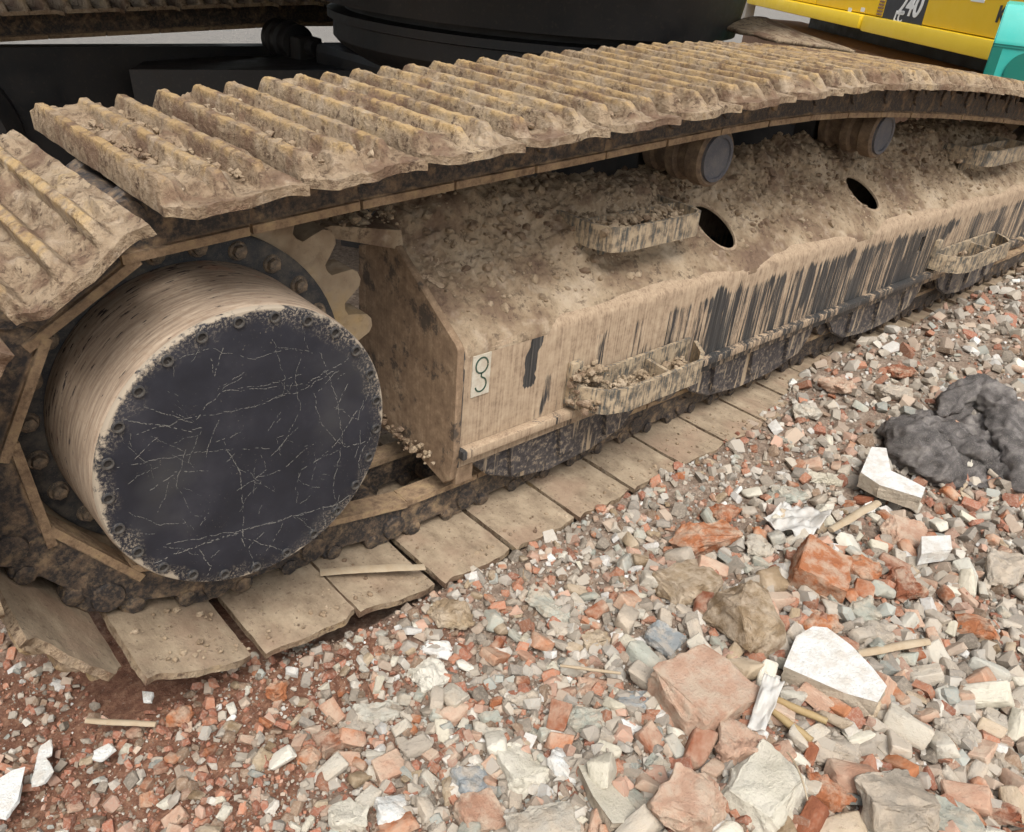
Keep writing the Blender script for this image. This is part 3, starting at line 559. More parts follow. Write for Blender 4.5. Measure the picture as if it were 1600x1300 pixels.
# sticker with a chain-hook symbol
st0 = on(740, 558, 'y', 0.0990); st1 = on(768, 556, 'y', 0.0990); st2 = on(766, 612, 'y', 0.0990)
sx0, sx1, sz0, sz1 = st0[0], st1[0], st2[2], st0[2]
bm = bmesh.new(); add_box(bm, (sx0, 0.0990, sz0), (sx1, 0.1012, sz1)); stk = part('sticker', bm_mesh(bm), 'sticker', fr)
cx, hz_ = (sx0 + sx1) / 2, sz1 - sz0; pts = []
def tube(bm, pts, r, y):
    n = len(pts); A = []
    for i in range(n):
        d = Vector(pts[min(i + 1, n - 1)]) - Vector(pts[max(i - 1, 0)]); d.normalize(); s_ = Vector((-d.y, d.x)) * r
        A.append((bm.verts.new((pts[i][0] + s_.x, y, pts[i][1] + s_.y)), bm.verts.new((pts[i][0] - s_.x, y, pts[i][1] - s_.y)), bm.verts.new((pts[i][0] - s_.x, y + 0.001, pts[i][1] - s_.y)), bm.verts.new((pts[i][0] + s_.x, y + 0.001, pts[i][1] + s_.y))))
    for a, b in zip(A, A[1:]):
        for i in range(4): bm.faces.new((a[i], a[(i + 1) % 4], b[(i + 1) % 4], b[i]))
    bm.faces.new(A[0]); bm.faces.new(A[-1])
bm = bmesh.new(); r1 = hz_ * 0.17
tube(bm, [(cx + r1 * math.cos(t), sz0 + hz_ * 0.74 + r1 * 1.1 * math.sin(t)) for t in np.linspace(0, 6.2, 22)], 0.0017, 0.0982)
tube(bm, [(cx, sz0 + hz_ * 0.56), (cx, sz0 + hz_ * 0.47)] + [(cx + r1 * 0.9 * math.cos(t), sz0 + hz_ * 0.27 + r1 * math.sin(t)) for t in np.linspace(1.3, -2.9, 16)], 0.0017, 0.0982)
part('hook_symbol', bm_mesh(bm), 'hook', fr)

# rollers and guards below the frame
def roller_mesh():
    bm = bmesh.new(); add_lathe(bm, [(0.045, 0.0), (0.06, 0.004), (0.085, 0.012), (0.088, 0.035), (0.082, 0.045), (0.072, 0.05), (0.072, 0.10), (0.05, 0.105), (0.05, 0.17), (0.072, 0.175), (0.072, 0.22), (0.088, 0.23), (0.085, 0.26), (0.05, 0.265)], (0, 0, 0), seg=32); return bm_mesh(bm)
RO = roller_mesh()
for x in (0.66, 0.93, 1.2, 1.47, 1.74, 2.01, 2.28, 2.55, 2.82, 3.09):
    o = part('track_roller', RO, 'guard', angle=35); o.location = (x, 0.137, 0.178)
for x0, x1 in ((0.50, 1.05), (1.20, 1.86), (1.93, 2.6), (2.7, 3.3)):
    bm = bmesh.new(); L_ = x1 - x0
    poly = [(x0, 0.208), (x0 + 0.01, 0.165), (x0 + 0.06, 0.115), (x0 + 0.15, 0.075), (x0 + L_ * 0.45, 0.062), (x0 + L_ * 0.7, 0.066), (x1 - 0.06, 0.09), (x1 - 0.01, 0.14), (x1, 0.208)]
    add_prism(bm, poly, 0.118, 0.132); bmesh.ops.bevel(bm, geom=list(bm.edges), offset=0.004, segments=2, affect='EDGES')
    for t in (0.25, 0.52, 0.8):
        xx = x0 + L_ * t; add_prism(bm, [(xx - 0.035, 0.205), (xx + 0.035, 0.205), (xx + 0.02, 0.10), (xx - 0.02, 0.10)], 0.106, 0.121)
    part('roller_guard', bm_mesh(bm), 'guard', angle=35)
# carrier rollers
def carrier(x, y, z, mir=False, mt='carrier'):
    s_ = -1 if mir else 1
    bm = bmesh.new(); add_lathe(bm, [(0.05, 0.008 * s_), (0.064, 0.004 * s_), (0.070, 0.010 * s_), (0.071, 0.045 * s_), (0.062, 0.052 * s_), (0.060, 0.075 * s_), (0.070, 0.082 * s_), (0.071, 0.105 * s_), (0.058, 0.112 * s_), (0.056, 0.150 * s_), (0.066, 0.156 * s_), (0.066, 0.18 * s_), (0.03, 0.185 * s_), (0.03, 0.32 * s_)], (x, y, z), seg=48)
    c = part('carrier_roller', bm_mesh(bm), mt, angle=35)
    bm = bmesh.new(); add_lathe(bm, [(0.001, 0.004 * s_), (0.046, 0.003 * s_), (0.048, -0.001 * s_), (0.056, -0.001 * s_), (0.058, 0.009 * s_)], (x, y, z), seg=40); part('roller_cap', bm_mesh(bm), 'cap', c, angle=35)
    bm = bmesh.new(); ya, yb = sorted((y + 0.2 * s_, y + 0.27 * s_)); add_box(bm, (x - 0.05, ya, 0.45), (x + 0.05, yb, z + 0.03), 0.008); part('roller_bracket', bm_mesh(bm), 'black', c)
carrier(1.285, 0.195, 0.702); carrier(2.115, 0.195, 0.700); carrier(1.285, 2.75 - 0.40, 0.690, True, 'black')
# idler
bm = bmesh.new(); add_lathe(bm, [(0.05, 0.0), (0.24, 0.01), (0.262, 0.03), (0.262, 0.075), (0.28, 0.08), (0.28, 0.12), (0.262, 0.125), (0.262, 0.17), (0.24, 0.19), (0.05, 0.20)], (IX, 0.165, 0.35), seg=64); part('idler', bm_mesh(bm), 'carrier', angle=35)
# car body: legs, ring, upper deck, far frame
bm = bmesh.new()
for sx, sy in ((-1, -1), (1, -1), (-1, 1), (1, 1)):
    add_bar(bm, (1.85 + sx * 0.35, 1.5 + sy * 0.3, 0.56), (1.85 + sx * 1.1, 1.5 + sy * 0.82, 0.50), 0.38, 0.22)
add_box(bm, (1.25, 1.0, 0.40), (2.45, 2.0, 0.72), 0.03); part('car_body', bm_mesh(bm), 'black')
bm = bmesh.new(); add_lathe(bm, [(0.60, 0.70), (0.68, 0.745), (0.70, 0.765), (0.70, 0.82), (0.72, 0.825), (0.72, 0.85), (0.66, 0.855), (0.66, 0.875), (0.74, 0.88), (0.76, 1.02), (0.78, 1.03), (0.78, 1.135), (0.6, 1.14)], (1.85, 1.5, 0), 'z', 96); part('slewing_ring', bm_mesh(bm), 'black', angle=30)
bm = bmesh.new(); add_box(bm, (0.75, 0.55, 1.13), (3.3, 2.75, 1.45), 0.04); add_box(bm, (-0.1, 0.75, 1.22), (0.85, 2.7, 2.1), 0.15); add_box(bm, (0.9, 0.66, 1.3), (3.25, 2.7, 1.9), 0.06); part('upper_structure', bm_mesh(bm), 'black', angle=40)
bm = bmesh.new(); add_prism(bm, [(2.75 - p[0], p[1] + 0.062) for p in frame_profile()], 0.12, 3.4, 'x'); part('far_track_frame', bm_mesh(bm), 'black')
ff = [q_ for q_ in EX.children if q_.name.startswith('far_track_frame')][0]; ff.name = 'track_frame'; ff['label'] = 'black track frame of the far side'

bm = bmesh.new(); add_lathe(bm, [(0.24, -0.25), (0.30, -0.2), (0.335, -0.05), (0.335, 0.05), (0.22, 0.06), (0.22, 0.24)], (0.0, 2.45, 0.37), seg=48); part('sprocket', bm_mesh(bm), 'black', angle=35)['label'] = 'dark drive sprocket of the far track'
# mud caked on the frame (uncountable): layer over fold, slope and top
nx_, nt_ = 640, 120; xs_ = np.linspace(X0 - 0.008, X1, nx_); prof = np.array(frame_profile()[1:9]); prof = np.vstack([prof[:7], [[0.40, prof[6][1]]]]) 
sl_ = np.concatenate([[0], np.cumsum(np.hypot(*np.diff(prof, axis=0).T))]); tt = np.linspace(0, sl_[-1], nt_); py = np.interp(tt, sl_, prof[:, 0]); pz = np.interp(tt, sl_, prof[:, 1])
dy_, dz_ = np.gradient(py), np.gradient(pz); nl = np.hypot(dy_, dz_); ny_, nz_ = -dz_ / nl, dy_ / nl
for _ in range(6): ny_ = np.convolve(np.pad(ny_, 2, mode='edge'), np.ones(5) / 5, 'valid'); nz_ = np.convolve(np.pad(nz_, 2, mode='edge'), np.ones(5) / 5, 'valid')
XX, TT = np.meshgrid(xs_, tt, indexing='ij'); PY = np.broadcast_to(py, XX.shape); Tn = TT / sl_[-1]
lump = fbm(XX * 16, TT * 16, 3.0, 4); fine = fbm(XX * 75, TT * 75, 1.0, 3, 0.6); big = fbm(XX * 5 + 3, TT * 5, 8.0, 3)
TH = -0.003 + 0.009 * sm(0.0, 0.10, TT) + 0.028 * (lump - 0.42) * sm(0.06, 0.2, TT) + 0.024 * (fine - 0.5) * sm(0.03, 0.2, TT) + 0.010 * (big - 0.42)
TH = TH + sm(0.55, 1.0, Tn) * (0.020 + 0.05 * np.maximum(0, big - 0.35) + 0.05 * np.maximum(0, lump - 0.45)) 
TH = TH + 0.045 * sm(0.5, 0.95, Tn) * np.exp(-((XX - 0.72) / 0.28) ** 2) + 0.03 * sm(0.45, 0.9, Tn) * (np.exp(-((XX - 1.75) / 0.3) ** 2) + np.exp(-((XX - 2.6) / 0.4) ** 2))
TH = TH + 0.060 * np.exp(-((Tn - 0.62) / 0.16) ** 2) * np.exp(-((XX - 1.03) / 0.16) ** 4) + 0.03 * np.exp(-((Tn - 0.5) / 0.12) ** 2) * np.exp(-((XX - 0.85) / 0.05) ** 2)
TH = TH * sm(X0 - 0.01, X0 + 0.03, XX) - 0.004 * (1 - sm(X0 - 0.01, X0 + 0.03, XX))
HD = np.full(XX.shape, 9.0)
for hx, hy, rx, rs in HOLES:
    hs_ = np.interp(hy, py, tt); HD = np.minimum(HD, np.hypot((XX - hx) / (rx * 0.98), (TT - hs_) / (rs * 0.98)))
TH = np.where(HD < 1.5, TH * sm(0.95, 1.4, HD) - 0.004 * (1 - sm(0.95, 1.4, HD)), TH)
V = np.stack([XX, PY + ny_ * TH, np.broadcast_to(pz, XX.shape) + nz_ * TH], -1); fc = grid_faces(nx_, nt_); keep = (HD.ravel()[fc].min(1) > 0.97)
def clods(n, src, lo, hi, seed):
    """lumps of mud: jittered icosahedra"""
    r = np.random.default_rng(seed); bm = bmesh.new(); bmesh.ops.create_icosphere(bm, subdivisions=1, radius=1); bv = np.array([q_.co[:] for q_ in bm.verts]); bf = np.array([[q_.index for q_ in f.verts] for f in bm.faces]); bm.free()
    Vs, Fs = [], []
    for i in range(n):
        s_ = lo * (hi / lo) ** (r.random() ** 2.2); v_ = bv * (0.65 + 0.6 * r.random((len(bv), 1))) * s_ * np.array([1, 1, 0.75]); Vs.append(v_ + src[i]); Fs.append(bf + i * len(bv))
    return np.concatenate(Vs), np.concatenate(Fs)
o = link('caked_mud', mesh_np('mud', V.reshape(-1, 3), fc[keep]), 'mud', smooth=True); tag(o, 'dry tan mud caked over the sloping top of the track frame', 'mud', None, 'stuff')
cand = np.argwhere((Tn > 0.12) & (HD > 1.25) & (XX > 0.47)); wgt = (Tn[cand[:, 0], cand[:, 1]] ** 1.2); pick = cand[rng.choice(len(cand), 3000, p=wgt / wgt.sum())]
cv_, cf_ = clods(3000, V[pick[:, 0], pick[:, 1]], 0.0025, 0.016, 3)
# heap between bracket and frame, lumps on steps and hood
o = link('mud_clods', mesh_np('clods', cv_, cf_), 'mud', smooth=False); tag(o, 'loose clods of mud lying on the sloping frame', 'mud', None, 'stuff')
ex = []
for i in range(1300):
    t = rng.random()
    if t < 0.35: ex.append((rng.uniform(0.86, 1.14), rng.uniform(0.14, 0.28), rng.uniform(0.585, 0.605)))
    elif t < 0.6: x_ = rng.uniform(0.74, 1.13); ex.append((x_, rng.uniform(0.02, 0.09), 0.255 + rng.uniform(0, 0.02)))
    elif t < 0.7: ex.append((rng.uniform(0.74, 0.84), rng.uniform(0.06, 0.10), rng.uniform(0.27, 0.33)))
    elif t < 0.85: ex.append((rng.uniform(0.24, 0.45), rng.uniform(0.3, 0.45), rng.uniform(0.628, 0.65)))
    elif t < 0.92: y_ = rng.uniform(0.14, 0.40); ex.append((X0 - 0.012 - rng.uniform(0, 0.02), y_, rng.uniform(0.172, 0.205)))
    else: ex.append((rng.uniform(2.6, 3.2), rng.choice([rng.uniform(0.02, 0.09), rng.uniform(0.14, 0.26)]), 0)); ex[-1] = (ex[-1][0], ex[-1][1], 0.27 if ex[-1][1] < 0.1 else 0.59)
cv_, cf_ = clods(len(ex), np.array(ex), 0.003, 0.013, 8); o = link('mud_clods', mesh_np('clods', cv_, cf_), 'mud'); tag(o, 'mud lumps stuck in the steel steps of the frame', 'mud', None, 'stuff')
# crumbs on the upper shoes
ex = []
tops = [(k_, (PINS[k_] + PINS[(k_ + 1) % NS]) / 2) for k_ in range(NS) if (PINS[k_][1] > 0.7 and PINS[k_][0] < 3.2)]
for i in range(2200):
    k_, mid = tops[int(len(tops) * rng.random() ** 1.6)]; a, b = PINS[k_], PINS[(k_ + 1) % NS]; t = rng.uniform(0.12, 0.68); p_ = a + (b - a) * t; nrm = np.array([-(b - a)[1], (b - a)[0]]) / P
    ex.append((p_[0] + nrm[0] * 0.058, rng.uniform(0.05, 0.5), p_[1] + nrm[1] * 0.058))
cv_, cf_ = clods(len(ex), np.array(ex), 0.002, 0.010, 9); o = link('mud_crumbs', mesh_np('crumbs', cv_, cf_), 'mud'); tag(o, 'crumbs of dry mud between the grousers of the upper track', 'mud', None, 'stuff')

ex = []
lows = [k_ for k_ in range(NS) if PINS[k_][1] < 0.12 and PINS[k_][0] < 2.2]
for i in range(420):
    k_ = lows[int(len(lows) * rng.random())]; a, b = PINS[k_], PINS[(k_ + 1) % NS]; p_ = a + (b - a) * rng.uniform(0.05, 0.95); ex.append((p_[0], 0.16 * rng.random() ** 0.6 if rng.random() < 0.5 else 0.02 + 0.03 * rng.random(), p_[1] - 0.037))
cv_, cf_ = clods(len(ex), np.array(ex), 0.0015, 0.007, 12); o = link('mud_crumbs', mesh_np('crumbs', cv_, cf_), 'mud'); tag(o, 'crumbs of dirt scattered on the lower track shoes', 'mud', None, 'stuff')
# ------------------------------------------------------------------ rubble
def chunk_mesh(seed, dims, n=16, block=0.75, rough=0.0, sub=0, bev=0.0):
    r = random.Random(seed); bm = bmesh.new(); d = Vector(dims)
    for sx in (-1, 1):
        for sy in (-1, 1):
            for sz in (-1, 1):
                kx = [1 - (1 - block) * r.random() * 1.6 for _ in range(3)]; bm.verts.new((sx * d.x / 2 * kx[0], sy * d.y / 2 * kx[1], sz * d.z / 2 * kx[2]))
    for _ in range(n):
        v_ = Vector((r.gauss(0, 1), r.gauss(0, 1), r.gauss(0, 1))).normalized(); bm.verts.new((v_.x * d.x * 0.52, v_.y * d.y * 0.52, v_.z * d.z * 0.52))
    g = bmesh.ops.convex_hull(bm, input=bm.verts); bmesh.ops.delete(bm, geom=list({q_ for q_ in g['geom_interior'] + g['geom_unused'] if isinstance(q_, bmesh.types.BMVert)}), context='VERTS')
    bmesh.ops.dissolve_limit(bm, angle_limit=R_(9), verts=bm.verts, edges=bm.edges)
    if bev: bmesh.ops.bevel(bm, geom=list(bm.edges), offset=bev, segments=1, affect='EDGES')
    bmesh.ops.triangulate(bm, faces=bm.faces)
    for _ in range(sub): bmesh.ops.subdivide_edges(bm, edges=bm.edges, cuts=1, use_grid_fill=True)
    if sub:
        bmesh.ops.triangulate(bm, faces=bm.faces); bm.normal_update(); s_ = seed * 7.13
        mv = [(q_, q_.normal * (rough * (fn(q_.co.x + s_, q_.co.y, q_.co.z, 28, 4) + 0.6 * fn(q_.co.x, q_.co.y + s_, q_.co.z, 100, 3)))) for q_ in bm.verts]
        for q_, dv in mv: q_.co += dv
    return bm_mesh(bm)
# (u, v, width px, height px, flatness, material, yaw deg, tilt deg, block, name, label)
BIG = [
 (1100, 1085, 165, 115, 0.62, 'brickpink', 38, 12, 0.93, 'broken_brick', 'large pale pink half brick with orange sides, left of the white slab'),
 (1165, 975, 120, 115, 0.85, 'brown', 20, 5, 0.62, 'stone', 'big rounded beige brown stone above the pink half brick'),
 (1150, 1162, 92, 72, 0.75, 'brickpink', 60, 10, 0.6, 'broken_brick', 'rounded orange beige brick lump against the foot of the pink half brick'),
 (1275, 895, 92, 88, 0.8, 'brick', -25, 18, 0.9, 'broken_brick', 'blocky orange brick end standing above the white slab'),
 (1410, 918, 66, 62, 0.85, 'brick', 10, 0, 0.5, 'broken_brick', 'rounded orange brick lump below the small white cube'),
 (1350, 885, 70, 52, 0.6, 'brick', 55, 20, 0.85, 'broken_brick', 'dark red brick piece between orange brick end and rounded orange lump'),
 (1100, 843, 125, 68, 0.6, 'brick', 25, 8, 0.7, 'broken_brick', 'long orange and grey brick fragment near the track shoes'),
 (1075, 912, 104, 70, 0.65, 'brown', 30, 10, 0.88, 'broken_brick', 'tan squared brick fragment left of the big beige brown stone'),
 (1135, 797, 66, 38, 0.6, 'brick', 15, 5, 0.6, 'broken_brick', 'small bright orange brick lump above the long orange and grey fragment'),
 (1187, 852, 56, 50, 0.8, 'conc', 0, 0, 0.5, 'concrete_fragment', 'grey rounded concrete lump right of the long orange and grey brick fragment'),
 (715, 955, 92, 54, 0.6, 'brown', 10, 5, 0.5, 'stone', 'smooth brown oval stone beside the lower track shoes'),
 (862, 940, 100, 38, 0.4, 'green', -25, 8, 0.7, 'stone', 'flat pale green grey shard right of the brown oval stone'),
 (1195, 1238, 150, 95, 0.7, 'pale', 42, 6, 0.85, 'stone', 'long pale cream stone block at the bottom below the bamboo pieces'),
 (1075, 1262, 120, 105, 0.8, 'brickpink', -20, 12, 0.7, 'broken_brick', 'cream and orange brick chunk at the bottom left of the long pale block'),
 (850, 1285, 130, 72, 0.6, 'conc', 20, 6, 0.85, 'concrete_fragment', 'wide grey beige concrete block cut by the bottom edge'),
 (812, 1193, 84, 82, 0.55, 'pale', 35, 30, 0.85, 'concrete_fragment', 'upright pale grey plaster block above the wide concrete block'),
 (738, 1218, 62, 58, 0.55, 'blue', 30, 30, 0.9, 'concrete_fragment', 'bluish grey tilted slab leaning on a pink brick piece'),
 (752, 1268, 80, 62, 0.7, 'brickpink', 25, 15, 0.85, 'broken_brick', 'pink brick piece under the bluish grey tilted slab'),
 (885, 1193, 44, 58, 0.5, 'tile', 60, 30, 0.8, 'plaster_fragment', 'chipped white plaster piece right of the upright pale block'),
 (922, 1120, 84, 46, 0.55, 'green', 5, 5, 0.8, 'stone', 'greenish grey flat stone left of the pink half brick'),
 (990, 1088, 46, 56, 0.6, 'blue', 70, 20, 0.8, 'stone', 'blue grey slate piece touching the pink half brick'),
 (988, 1130, 50, 26, 0.5, 'tile', -10, 10, 0.8, 'plaster_fragment', 'small white plaster piece under the blue grey slate'),
 (1300, 1236, 72, 72, 0.8, 'brick', 30, 5, 0.55, 'broken_brick', 'red orange brick lump right of the long pale block'),
 (1395, 1262, 125, 100, 0.75, 'conc', 15, 5, 0.6, 'stone', 'large rough lilac grey stone at the lower right'),
 (1490, 1278, 95, 64, 0.6, 'green', 0, 5, 0.6, 'stone', 'low greenish stone right of the lilac grey stone'),
 (545, 1272, 60, 72, 0.8, 'pale', 60, 15, 0.6, 'stone', 'yellowish cream stone standing at the bottom left of centre'),
 (610, 1258, 50, 48, 0.6, 'tile', 10, 25, 0.85, 'tile_fragment', 'white tile corner beside the yellowish cream stone'),
 (668, 1047, 62, 70, 0.6, 'pale', 50, 20, 0.6, 'stone', 'pale grey stone in the middle of the gravel below the brown oval stone'),
 (682, 1006, 52, 30, 0.5, 'tile', 0, 8, 0.7, 'plaster_fragment', 'white plaster piece just above the pale grey stone'),
 (590, 1103, 76, 34, 0.5, 'conc', 18, 5, 0.9, 'concrete_fragment', 'grey rectangular mortar bar lying left of the pale grey stone'),
 (545, 1128, 36, 30, 0.6, 'conc', 20, 5, 0.9, 'concrete_fragment', 'short grey mortar end next to the grey mortar bar'),
 (515, 1152, 52, 50, 0.7, 'brick', 40, 20, 0.8, 'broken_brick', 'wedge shaped orange brick bit below the grey mortar bar'),
 (480, 1172, 36, 44, 0.7, 'brick', 70, 10, 0.6, 'broken_brick', 'rounded orange brick bit left of the wedge shaped one'),
 (433, 1070, 38, 38, 0.75, 'brick', 10, 0, 0.5, 'broken_brick', 'round bright orange brick bit near the second track shoe'),
 (283, 1112, 42, 34, 0.7, 'brick', 60, 0, 0.7, 'broken_brick', 'red brick bit at the end of the thin stick'),
 (1040, 992, 56, 46, 0.45, 'blue', -40, 25, 0.95, 'concrete_fragment', 'grey cut slab standing on edge left of the big beige brown stone'),
 (1420, 838, 90, 60, 0.5, 'brickpink', -10, 15, 0.75, 'broken_brick', 'pinkish curved roof tile piece left above the white cube'),
 (1560, 890, 100, 62, 0.75, 'conc', 20, 0, 0.55, 'concrete_fragment', 'rough grey concrete rock at the right edge below the cloth'),
 (1350, 950, 50, 46, 0.7, 'green', 0, 0, 0.6, 'stone', 'greenish stone right of the blocky orange brick end'),
 (1372, 985, 44, 52, 0.7, 'conc', 40, 0, 0.6, 'stone', 'grey pebble sized stone just above the white slab corner'),
 (1285, 965, 78, 50, 0.6, 'brick', 0, 0, 0.6, 'broken_brick', 'orange streaked brick lump behind the white slab'),
 (1525, 975, 44, 62, 0.7, 'brick', 60, 15, 0.75, 'broken_brick', 'red brick wedge on the right in pale rubble'),
 (1570, 1180, 66, 46, 0.6, 'conc', 20, 10, 0.7, 'concrete_fragment', 'pale pink grey concrete piece at the right edge'),
 (1555, 1120, 44, 44, 0.7, 'conc', 50, 10, 0.8, 'concrete_fragment', 'short grey block above the pink grey concrete piece'),
 (1440, 1235, 74, 30, 0.5, 'brick', -30, 10, 0.7, 'broken_brick', 'flat orange brick sliver above the lilac grey stone'),
 (1360, 1190, 88, 28, 0.5, 'brick', 15, 5, 0.7, 'broken_brick', 'long light red brick sliver below the white slab'),
 (1500, 1140, 70, 56, 0.6, 'conc', 10, 10, 0.75, 'concrete_fragment', 'grey concrete chip with a dark curved flake in front of it'),
 (1310, 1160, 50, 66, 0.6, 'conc', 70, 15, 0.8, 'stone', 'lilac white stone right of the bamboo pieces'),
 (1560, 1260, 46, 62, 0.7, 'brick', 60, 15, 0.75, 'broken_brick', 'orange red brick wedge in the bottom right corner'),
 (935, 990, 60, 30, 0.55, 'brown', 30, 5, 0.7, 'stone', 'rusty brown stone in the middle of the gravel'),
 (815, 1085, 62, 36, 0.6, 'conc', 0, 5, 0.55, 'stone', 'lilac grey rounded stone in the gravel centre'),
 (930, 1060, 76, 34, 0.5, 'brickpink', 20, 5, 0.7, 'broken_brick', 'flat pinkish brick flake above the greenish flat stone'),
 (1030, 1190, 44, 44, 0.7, 'green', 20, 0, 0.5, 'stone', 'grey green round stone above the cream and orange chunk'),
 (640, 910, 0, 0, 0, None, 0, 0, 0, None, None),
 (1230, 770, 58, 44, 0.5, 'green', 20, 12, 0.8, 'stone', 'pale greenish stone in the fine rubble by the track'),
 (1290, 740, 60, 28, 0.4, 'pale', 10, 6, 0.85, 'plaster_fragment', 'flat cream plaster strip left of the cloth'),
 (1395, 612, 74, 40, 0.6, 'conc', 10, 5, 0.65, 'concrete_fragment', 'beige concrete lump between the far track shoes and the cloth'),
 (1410, 575, 60, 30, 0.6, 'brick', 20, 5, 0.6, 'broken_brick', 'orange brick bits lump behind the beige concrete lump'),
 (1310, 600, 56, 40, 0.6, 'brickpink', 40, 10, 0.7, 'broken_brick', 'pink orange brick lump beside the far track shoes'),
 (1260, 640, 50, 36, 0.6, 'conc', 0, 10, 0.7, 'concrete_fragment', 'pale concrete lump left of the pink orange brick lump'),
 (95, 1250, 30, 0, 0, None, 0, 0, 0, None, None),
]
occupied = []
for i, (u, v, wp, hp, fl, mt, yaw, tilt, blk, nm, lb) in enumerate(BIG):
    if mt is None: continue
    p_ = on(u, v, 'z', 0.0)
    for _ in range(3): gz_ = float(ground_h(p_[0], p_[1])); p_ = on(u, v, 'z', gz_ + 0.02)
    mpp = depth(p_) / F; a_, b_ = wp * mpp, hp * mpp * 1.15; dims = (a_, max(b_, a_ * 0.45), max(0.012, min(a_, b_) * fl * 0.85))
    me = chunk_mesh(100 + i, dims, 9, blk - 0.12, 0.006 + 0.05 * (0.9 - blk) * min(a_, 0.1), 3 if a_ > 0.06 else 2, 0.002)
    o = link(nm, me, mt, None, angle=38); o.location = (p_[0], p_[1], gz_ + dims[2] * 0.32)
    ca_ = math.degrees(math.atan2(RM[0][1], RM[0][0])); o.rotation_euler = Euler((R_(rnd.uniform(-tilt, tilt)), R_(tilt * 0.6), R_(ca_ + yaw)), 'XYZ')
    tag(o, lb, {'broken_brick': 'brick', 'stone': 'stone', 'concrete_fragment': 'concrete', 'plaster_fragment': 'plaster', 'tile_fragment': 'tile'}[nm]); occupied.append((p_[0], p_[1], a_ * 0.5))

def slab_from_px(name, label, cat, pix, z_top, th, top_mat, side_mat, tilt=0.0):
    """flat slab whose outline is a polygon on a plane at height z_top"""
    pts = [on(u, v, 'z', z_top) for u, v in pix]; c = np.mean(pts, 0); bm = bmesh.new()
    A = [bm.verts.new((p[0] - c[0], p[1] - c[1], tilt * (p[0] - c[0]))) for p in pts]; B = [bm.verts.new(((p[0] - c[0]) * 0.97 + rnd.uniform(-.003, .003), (p[1] - c[1]) * 0.97 + rnd.uniform(-.003, .003), tilt * (p[0] - c[0]) - th * rnd.uniform(0.85, 1.1))) for p in pts]
    n = len(pts); tf = bm.faces.new(A); bm.faces.new(B[::-1])
    for i in range(n): bm.faces.new((A[i], B[i], B[(i + 1) % n], A[(i + 1) % n]))
    bmesh.ops.recalc_face_normals(bm, faces=bm.faces)
    bmesh.ops.triangulate(bm, faces=[f for f in bm.faces if f.normal.z < 0.5])
    es = list({e for f in bm.faces if f.normal.z < 0.5 for e in f.edges}); bmesh.ops.subdivide_edges(bm, edges=es, cuts=3, use_grid_fill=True)
    for q_ in bm.verts:
        if q_.co.z < tilt * q_.co.x - 0.0005: q_.co += Vector((fn(q_.co.x, q_.co.y, q_.co.z, 40), fn(q_.co.y, q_.co.z, q_.co.x, 40), 0)) * 0.004
    bm.normal_update(); me = bpy.data.meshes.new(name)
    for f in bm.faces: f.material_index = 0 if f.normal.z > 0.6 else 1
    bm.to_mesh(me); bm.free(); me.materials.append(M[top_mat]); me.materials.append(M[side_mat])
    o = link(name, me, None); o.location = (c[0], c[1], z_top); tag(o, label, cat); occupied.append((c[0], c[1], 0.04)); return o
gs = float(ground_h(0.85, -0.6))
slab_from_px('tile_slab', 'large white topped slab with rough grey sides in the rubble', 'slab', [(1270, 979), (1292, 981), (1330, 1009), (1362, 1042), (1386, 1072), (1372, 1097), (1320, 1082), (1225, 1040), (1244, 994)], gs + 0.045, 0.045, 'tile', 'tileback', 0.02)
slab_from_px('tile_slab', 'white slab corner sticking out from under the grey cloth', 'slab', [(1362, 698), (1385, 700), (1392, 735), (1420, 748), (1446, 762), (1440, 778), (1375, 758), (1345, 738)], 0.055, 0.04, 'tile', 'tileback')
slab_from_px('tile_fragment', 'small bright white cube left of the rough concrete rock', 'tile', [(1440, 838), (1485, 836), (1488, 858), (1440, 866)], 0.035, 0.03, 'tile', 'tile')
slab_from_px('tile_fragment', 'rectangular white tile standing at the bottom beside the cream and orange chunk', 'tile', [(903, 1195), (948, 1186), (1000, 1270), (1010, 1282), (955, 1296), (925, 1250)], 0.02, 0.022, 'pale', 'tileback', -0.35)
for pix, lb in (([(0, 1215), (20, 1204), (40, 1200), (28, 1250), (8, 1275), (-12, 1272)], 'biggest white ceramic shard at the left edge'), ([(58, 1186), (72, 1184), (84, 1205), (68, 1218), (50, 1224)], 'triangular white ceramic shard right of the biggest shard'), ([(64, 1165), (78, 1156), (82, 1175), (62, 1184)], 'small white ceramic shard above the triangular one'), ([(148, 1172), (170, 1162), (178, 1170), (160, 1182), (146, 1182)], 'notched white ceramic shard in the red soil'), ([(222, 1080), (238, 1082), (236, 1094), (226, 1094)], 'tiny white ceramic chip close to the second track shoe')):
    slab_from_px('ceramic_shard', lb, 'shard', pix, 0.004 if pix[0][0] > 100 else -0.02, 0.006, 'tile', 'tile', 0.1)
